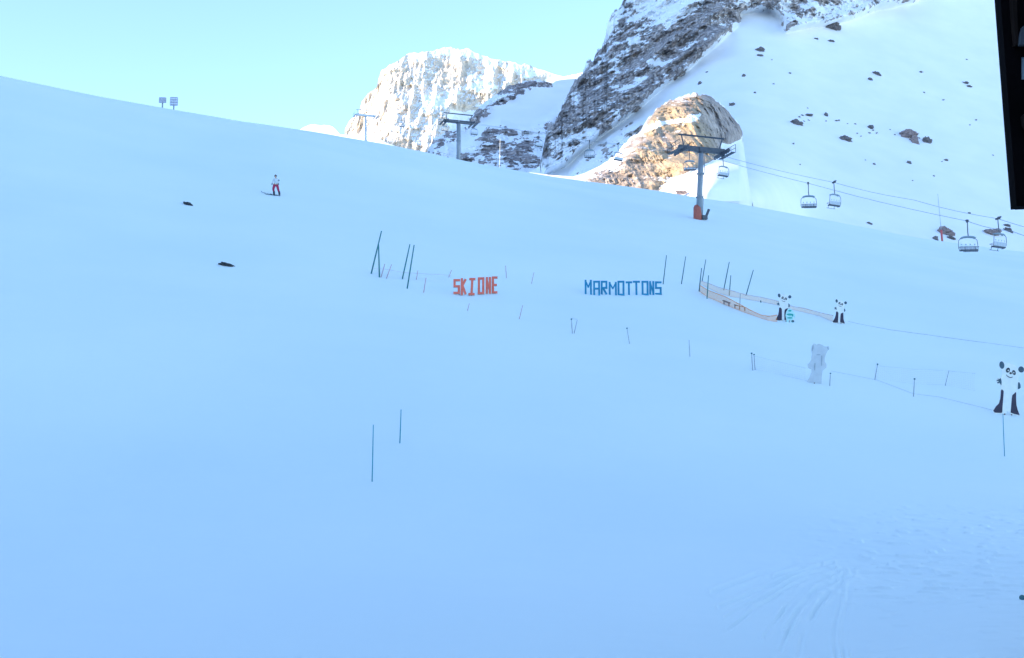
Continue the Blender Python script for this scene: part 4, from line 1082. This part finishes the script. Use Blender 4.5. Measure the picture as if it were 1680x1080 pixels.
# ------------------------------------------------------------------ boulders on the far snowfield
BIG = [(1489, 223, 29, 13, 0, 'brown', 'large brown flat-topped rock in the middle of the shaded snowfield'), (1501, 234, 12, 15, 0.3, 'brown', 'brown rock joined below the large flat-topped one on the snowfield'),
       (1520, 233, 14, 9, 0.2, 'dark', 'dark rock right beside the large brown ones on the snowfield'), (1387, 229, 17, 8, -0.4, 'dark', 'dark slanting rock under the arc of small rocks, left of the brown ones'),
       (1306, 202, 18, 8, -0.1, 'dark', 'largest dark rock at the left end of the arc of small rocks'), (1326, 189, 12, 4, 0, 'dark', 'flat dark rock just above the left end of the arc'),
       (1355, 190, 7, 8, 0, 'dark', 'upright dark rock at the top of the arc of small rocks'), (1428, 210, 11, 6, 0.5, 'dark', 'dark rock tilted down right, between the arc and the brown rocks'),
       (1439, 122, 13, 3.5, -0.5, 'dark', 'thin streak of dark rock high on the snowfield'), (1427, 131, 8, 3.5, -0.3, 'dark', 'small rock at the lower end of the thin high streak'),
       (1247, 83, 13, 7, -0.2, 'dark', 'grey rock beside the rock wall high on the left of the snowfield'), (1247, 92, 9, 3.5, 0, 'dark', 'small rock right under the grey rock beside the wall'),
       (1201, 173, 10, 5, 0.1, 'dark', 'dark rock on the snow just above the golden outcrop on its right'), (1148, 138, 7, 5, -0.3, 'dark', 'small dark rock on the snow above the top of the golden outcrop'),
       (1220, 125, 6, 5, -0.5, 'dark', 'small slanting rock on the snow above and right of the outcrop'), (1339, 64, 6, 3, 0, 'dark', 'left of two tiny rocks below the rock band at the top'),
       (1363, 67.5, 10, 3, -0.1, 'dark', 'right of two tiny rocks below the rock band at the top'), (1365, 46, 24, 12, 0.0, 'dark', 'grey crag just below the rock band at the top of the snowfield'),
       (1584, 137, 9, 3.5, -0.4, 'dark', 'upper of two thin slanting rocks at the upper right'), (1590, 142, 9, 3, 0, 'dark', 'lower of two thin slanting rocks at the upper right'),
       (1648, 108, 12, 6, -0.8, 'dark', 'slanting rock touching the edge of the dark timber, high up'), (1491, 267, 8, 4.5, 0, 'dark', 'dark dot of rock below the large brown rocks'),
       (1552, 263, 7, 3.5, 0.1, 'dark', 'small dark rock right and below of the large brown rocks'), (1208, 288, 13, 5, -0.5, 'dark', 'small dark rock right of the chair beside the orange-footed pylon'),
       (1172, 325, 16, 6, 0.1, 'dark', 'low dark rocks right of the orange-footed pylon at the crest'), (1118, 316, 17, 4, 0, 'brown', 'pale brown stones in the sunlit snow left of the orange-footed pylon'),
       (1551, 382, 26, 13, 0.15, 'brown', 'brown boulder with the red marker pole in front, near the lift chairs'), (1534, 392, 9, 7, 0.5, 'dark', 'small dark rock left of the boulder with the red marker pole'),
       (1560, 392, 13, 5, -0.5, 'dark', 'slanting dark rock right below the boulder with the red marker pole'), (1625, 383, 27, 10, 0.0, 'brown', 'brown boulder behind the chair farthest right'),
       (1652, 370, 11, 3.5, -0.1, 'dark', 'thin dark rock above right of the chair farthest right'), (1655, 379, 16, 6, -0.6, 'dark', 'slanting dark rock right of the chair farthest right'),
       (1427, 367, 8, 3, -0.5, 'dark', 'lone dark sliver of rock just above the crest between two pairs of chairs'), (1590, 350, 5, 2.5, 0, 'dark', 'tiny rock just above the chair beside the red marker pole'), (1662, 313, 7, 3.5, 0, 'dark', 'tiny dark rock beside the lower end of the dark timber'), (1657, 243, 7, 4, -0.5, 'dark', 'tiny slanting rock beside the middle of the dark timber')]
for i, (px, py, w, h, rot, kind, lab) in enumerate(BIG):
    p, d = on_mountain(px, py); k = d / F
    if px in (1208, 1118, 1172): d = 330 if px != 1208 else 420; p = P(px, py, d); k = d / F
    o = blob_rock('snowfield_rock', p, (w * k * 1.05, w * k * 0.8, h * k * 1.35), 20 + i, M['brown_rock'] if kind == 'brown' else M['rock'], 4 if w > 10 else 3, -rot)
    o.rotation_euler = (0, 0, 0)
    tag(o, lab, 'rock', 'rocks poking out of the shaded snowfield')
TINY = [(1247, 84), (1316, 190), (1325, 178), (1355, 199), (1372, 198), (1376, 197.5), (1327, 198), (1319, 199), (1311, 193), (1390, 203), (1403, 204), (1426, 219), (1438, 219), (1432, 214), (1406, 219), (1412, 224), (1468, 221), (1460, 213), (1510, 118), (1513, 118), (1586, 98),
        (1516, 153), (1591, 206), (1601, 198), (1497, 296), (1532, 289), (1629, 255), (1301, 237), (1312, 271), (1434, 270), (1420, 263), (1508, 227), (1545, 265), (1266, 98), (1296, 120), (1269, 138), (1238, 153), (1160, 119), (1547, 164)]
LAND = [('large brown flat-topped rock', 1489, 223), ('largest rock of the arc', 1306, 202), ('upright rock at the top of the arc', 1355, 190), ('slanting rock under the arc', 1387, 229),
        ('tilted rock between arc and brown rocks', 1428, 210), ('thin high streak of rock', 1439, 122), ('thin slanting pair at the upper right', 1587, 140), ('dark rock dot below the brown rocks', 1491, 267),
        ('dark rock low right of the brown rocks', 1552, 263), ('grey rock beside the rock wall', 1247, 83), ('middle of the dark timber', 1657, 243), ('top of the golden outcrop', 1142, 152), ('middle pair of chairs', 1347, 300)]
cand = {}
for (px, py) in TINY[1:]:
    nm, lx, ly = min(LAND, key=lambda l: math.hypot(px - l[1], py - l[2]))
    dx, dy = px - lx, py - ly
    v_ = 'upper' if dy < 0 else 'lower'; h_ = 'right' if dx > 0 else 'left'
    w_ = ('right of' if dx > 0 else 'left of') if abs(dy) < 0.35 * abs(dx) else (('above' if dy < 0 else 'below') if abs(dx) < 0.35 * abs(dy) else v_ + ' ' + h_ + ' of')
    cand.setdefault(w_ + ' the ' + nm, []).append((math.hypot(dx, dy), px, py))
tl = {}
for k_, L in cand.items():
    L.sort()
    for j_, (_, px, py) in enumerate(L):
        q_ = '' if len(L) == 1 else (['nearer', 'farther'] if len(L) == 2 else ['nearest', 'second nearest', 'third nearest', 'fourth nearest', 'fifth nearest', 'sixth nearest', 'farthest'])[j_] + ' '
        tl[(px, py)] = q_ + 'tiny rock speck ' + k_
for i, (px, py) in enumerate(TINY[1:]):
    p, d = on_mountain(px, py); k = d / F; w = random.uniform(3.0, 5.5)
    o = blob_rock('small_rock', p, (w * k, w * k * 0.8, w * k * random.uniform(0.5, 0.8)), 70 + i, M['rock'], 2, random.uniform(-0.6, 0.6))
    tag(o, tl[(px, py)], 'rock', 'tiny rock specks scattered over the snowfield')

# marker poles behind the crest
p, d = on_mountain(1545, 396); d = 330
b = P(1546, 397, d); t = empty('tall_marker', b, 'tall thin marker pole with a red base beside the brown boulder', 'marker pole')
v = P(1538.5, 318, d) - b; MB().tube([v * -0.05, v], [0.09, 0.05], 8).build('pole', M['grey_pole'], t, True); MB().tube([v * -0.04, v * 0.25], 0.26, 10).build('red_sleeve', M['red_pole'], t, True)
b = P(819.5, 280, 300); t = empty('tall_marker', b, 'tall white marker pole behind the crest in front of the dark rocks', 'marker pole')
v = P(820.5, 228, 300) - b; MB().tube([v * -0.2, v], [0.05, 0.045], 8).build('pole', M['white_board'], t, True); MB().box(v * 0.45, (0.3, 0.1, 0.2)).build('plate', M['white_board'], t)
b = P(1171.5, 326, 330); v = P(1161, 284, 330) - b
tag(MB().tube([v * -0.1, v], 0.05, 6).build('guy_wire', M['rope'], None, True, loc=b), 'thin pale slanting wire right of the orange-footed pylon', 'wire')

# ------------------------------------------------------------------ the skier
b = at(452, 320.5); d = cam_depth(b); H = 34 / F * d; k = H / 34.0
def skin_obj(name, joints, edges, mat_, parent, sub=2):
    me = bpy.data.meshes.new(name); me.from_pydata([j[0] for j in joints], edges, []); me.materials.append(mat_)
    o = bpy.data.objects.new(name, me); COL.objects.link(o); o.parent = parent
    sk = o.modifiers.new('skin', 'SKIN'); sk.use_smooth_shade = True
    for i, j in enumerate(joints):
        r = j[1]; me.skin_vertices[0].data[i].radius = (r, r) if not isinstance(r, tuple) else r
    me.skin_vertices[0].data[0].use_root = True
    ss = o.modifiers.new('sub', 'SUBSURF'); ss.levels = sub; ss.render_levels = sub
    return o
S = H / 1.80
t = empty('person', b, 'person skiing in a white jacket and crimson trousers with feet apart', 'person', None, R(8))
def V(x, y, z): return (x * S, y * S, z * S)
hipL, hipR = V(-0.13, 0, 0.92), V(0.13, 0, 0.92)
J = [(V(0, 0, 0.97), 0.13 * S), (V(0, 0.02, 1.15), 0.12 * S), (V(0, 0.0, 1.36), 0.15 * S), (V(-0.02, -0.02, 1.50), 0.062 * S), (V(-0.03, -0.05, 1.60), 0.085 * S), (V(-0.03, -0.06, 1.70), 0.09 * S),
     (V(-0.19, 0, 1.40), 0.062 * S), (V(-0.27, -0.06, 1.17), 0.05 * S), (V(-0.31, -0.2, 0.98), 0.036 * S), (V(0.17, 0, 1.40), 0.062 * S), (V(0.25, 0.02, 1.16), 0.05 * S), (V(0.24, -0.16, 1.0), 0.036 * S),
     (V(-0.13, 0, 0.88), 0.10 * S), (V(-0.20, -0.10, 0.50), 0.068 * S), (V(-0.13, 0.0, 0.12), 0.048 * S), (V(0.13, 0, 0.88), 0.10 * S), (V(0.22, -0.10, 0.50), 0.068 * S), (V(0.33, 0.0, 0.10), 0.048 * S)]
E = [(0, 1), (1, 2), (2, 3), (3, 4), (4, 5), (2, 6), (6, 7), (7, 8), (2, 9), (9, 10), (10, 11), (0, 12), (12, 13), (13, 14), (0, 15), (15, 16), (16, 17)]
skin_obj('body', J, E, M['skin'], t)
f = 1.22
Jj = [(V(0, 0, 0.90), 0.175 * S), (J[1][0], 0.155 * S), (J[2][0], 0.185 * S), (V(-0.01, -0.01, 1.47), 0.09 * S), (J[6][0], 0.09 * S), (J[7][0], 0.075 * S), (V(-0.305, -0.18, 1.01), 0.058 * S), (J[9][0], 0.09 * S), (J[10][0], 0.075 * S), (V(0.24, -0.14, 1.02), 0.058 * S)]
jk = skin_obj('jacket', Jj, [(0, 1), (1, 2), (2, 3), (2, 4), (4, 5), (5, 6), (2, 7), (7, 8), (8, 9)], M['jacket'], t)
skin_obj('sleeve_panel', [(V(0.20, 0.0, 1.42), 0.093 * S), (V(0.255, 0.02, 1.2), 0.082 * S)], [(0, 1)], M['slate_cloth'], jk, 2)
Jt = [(V(0, 0, 1.0), 0.15 * S), (V(-0.13, 0, 0.84), 0.135 * S), (J[13][0], 0.105 * S), (V(-0.155, -0.03, 0.28), 0.085 * S), (V(0.13, 0, 0.84), 0.135 * S), (J[16][0], 0.105 * S), (V(0.285, -0.03, 0.26), 0.085 * S)]
skin_obj('trousers', Jt, [(0, 1), (1, 2), (2, 3), (0, 4), (4, 5), (5, 6)], M['trousers'], t)
for s_, foot in ((-1, V(-0.13, 0.0, 0.0)), (1, V(0.33, 0.0, 0.0))):
    g = MB(); fx, fy, fz = foot
    sh = V(-0.155, -0.03, 0.36) if s_ < 0 else V(0.285, -0.03, 0.36)
    g.tube([sh, (fx, fy, 0.14 * S), (fx, fy - 0.0, 0.03 * S)], [0.09 * S, 0.085 * S, 0.085 * S], 12); g.box((fx, fy - 0.07 * S, 0.055 * S), (0.13 * S, 0.32 * S, 0.09 * S)); g.build('boot', M['boots'], t)
h_ = MB(); h_.ball(V(-0.03, -0.03, 1.69), 0.118 * S, 14, 10, (0.95, 1.05, 1.1)); hr = h_.build('hair', M['hair'], t, True)
h_ = MB(); h_.ball(V(-0.03, -0.055, 1.665), 0.092 * S, 14, 10, (0.9, 1.1, 1.15)); hd = h_.build('face', M['skin'], t, True)
for ex_ in (-0.035, 0.035): MB().ball(V(-0.03 + ex_, -0.15, 1.68), 0.013 * S, 8, 6).build('eye', M['hair'], hd, True)
MB().ball(V(-0.03, -0.162, 1.65), 0.016 * S, 8, 6, (0.8, 1.2, 1.3)).build('nose', M['skin'], hd, True); MB().ball(V(-0.03, -0.148, 1.61), 0.022 * S, 8, 6, (1.2, 0.5, 0.3)).build('mouth', M['trousers'], hd, True)
for hx, hy, hz in ((-0.31, -0.2, 0.96), (0.24, -0.17, 0.98)):
    g = MB(); g.ball(V(hx, hy, hz - 0.03), 0.05 * S, 10, 8, (0.9, 0.6, 1.2)); gl = g.build('glove', M['slate_cloth'], t, True)
    for i in range(4):
        o_ = -0.033 + 0.022 * i; ln = (0.07, 0.082, 0.078, 0.06)[i]
        MB().tube([V(hx + o_, hy - 0.01, hz - 0.07), V(hx + o_, hy - 0.03, hz - 0.07 - ln * 0.6), V(hx + o_, hy - 0.06, hz - 0.07 - ln * 0.8)], [0.012 * S, 0.011 * S, 0.009 * S], 6).build('finger', M['slate_cloth'], gl, True)
    MB().tube([V(hx + 0.04, hy - 0.01, hz - 0.02), V(hx + 0.06, hy - 0.05, hz - 0.05), V(hx + 0.045, hy - 0.075, hz - 0.07)], [0.013 * S, 0.012 * S, 0.01 * S], 6).build('thumb', M['slate_cloth'], gl, True)
# skis point to the left and slightly towards the viewer
for (x0, y0), (x1, y1), lab in (((430, 316.5), (451, 322.2), 'upper ski of the person on the slope, tip far out to the left'), ((436, 320.2), (460, 322.6), 'lower ski of the person on the slope, under the right foot')):
    a_ = at(x0, y0); c_ = at(x1, y1); dv = (c_ - a_); w = 0.06; t2 = empty('ski', a_, lab, 'ski', 'pair of skis under the person')
    z = 0.04; g = MB()
    g.bar(Vector((0, 0, z)), dv + Vector((0, 0, z)), w, 0.03); u = dv.normalized()
    g.bar(Vector((0, 0, z)), -u * 0.12 + Vector((0, 0, z + 0.09)), w * 0.9, 0.02); g.build('ski_blade', M['ski'], t2)
    MB().bar(dv * 0.62 + Vector((0, 0, z + 0.03)), dv * 0.8 + Vector((0, 0, z + 0.03)), w * 0.9, 0.05).build('binding', M['boots'], t2)

# ------------------------------------------------------------------ chalet: dark timber end of the roof beside the viewpoint, and its unseen house with a wing added to darken the snow
DC = 4.0
M['facade'] = mat('weathered_facade_render', (0.30, 0.28, 0.27), 0.9, 0, 0.15, 1.5)
M['pane'] = mat('gap_view_pane', (0.28, 0.36, 0.40), 0.3, 0, 0.1, 2)
t = empty('chalet', (3.2, 1.0, -1.0), 'dark timber chalet whose carved eave board hangs in at the upper right edge', 'building')
def px_prism(pts, y0, y1, name, m, parent=t, d=DC):
    """outline given on the vertical plane Y = const beside the viewpoint"""
    Yp = d
    out = []
    for px, py in pts:
        b = (CY - py) / F; dd = Yp / (CP - b * SP)
        out.append((dd * (px - CX) / F - 3.2, CAM.z + dd * (SP + b * CP) + 1.0))
    return MB().prism(out, Yp - 1.0 + y0, Yp - 1.0 + y1).build(name, m, parent)
px_prism([(1637.5, -60), (1641.5, 0), (1655, 175), (1668, 338.5), (1676, 338), (1676, -60)], 0.0, 0.05, 'eave_board', M['timber'])
px_prism([(1676.01, 130), (1676.01, 338), (1800, 332), (1800, 130)], 0.004, 0.055, 'lower_panel', M['timber'])
px_prism([(1676.01, -60), (1676.01, 90), (1800, 90), (1800, -60)], 0.004, 0.055, 'upper_panel', M['timber'])
px_prism([(1653, -60), (1656, 20), (1661, 78), (1665, 78), (1663, 20), (1661, -60)], -0.03, -0.003, 'trim_strip', M['timber_brown'])
px_prism([(1668, 53), (1673, 50), (1700, 50), (1700, 82), (1664, 82), (1665, 66)], -0.05, -0.031, 'bracket', M['slate_fit'])
px_prism([(1673, 194), (1676, 190), (1690, 195), (1690, 214), (1680, 216), (1675, 208)], -0.03, -0.004, 'bracket', M['timber_brown'])
px_prism([(1676.01, 90.5), (1676.01, 129.5), (1800, 129.5), (1800, 90.5)], 0.02, 0.03, 'pane', M['pane'])  # opaque pane added; its blue-grey stands for the snow beyond the gap
g = MB(); g.box((10.6, -9.0, 4.2), (18.0, 17.6, 10.4)); g.box((17.5, 11.5, 6.0), (10.0, 23.2, 14.0)); g.build('wall', M['facade'], t)  # unseen house body, then a wing added to darken the lower right snow
g = MB(); g.box((10.6, -10.0, 9.7), (20.0, 28.0, 0.5)); g.box((17.5, 11.5, 13.25), (11.6, 24.6, 0.4)); g.build('roof', M['timber_brown'], t)
g = MB(); g.box((10.6, -10.0, 10.15), (19.4, 27.4, 0.38)); g.box((17.5, 11.5, 13.65), (11.2, 24.2, 0.38)); g.build('roof_snow', M['snow'], t)
for fl in range(3):  # windows of the added, unseen wing
    for k_ in range(5):
        y_ = 2.6 + k_ * 4.3; w_ = MB(); w_.box((12.46, y_, 2.4 + fl * 3.2), (0.1, 1.8, 1.6)); wo_ = w_.build('window', M['timber'], t)
        w_ = MB(); w_.box((12.40, y_, 2.4 + fl * 3.2), (0.04, 1.5, 1.3)); w_.build('pane', M['glass'], wo_)
g = MB(); g.box((-1.0, -3.4, 2.2), (5.2, 4.6, 0.18)); g.box((-1.0, -3.4, 1.9), (4.6, 0.2, 0.4)); g.build('balcony_floor', M['timber_brown'], t)
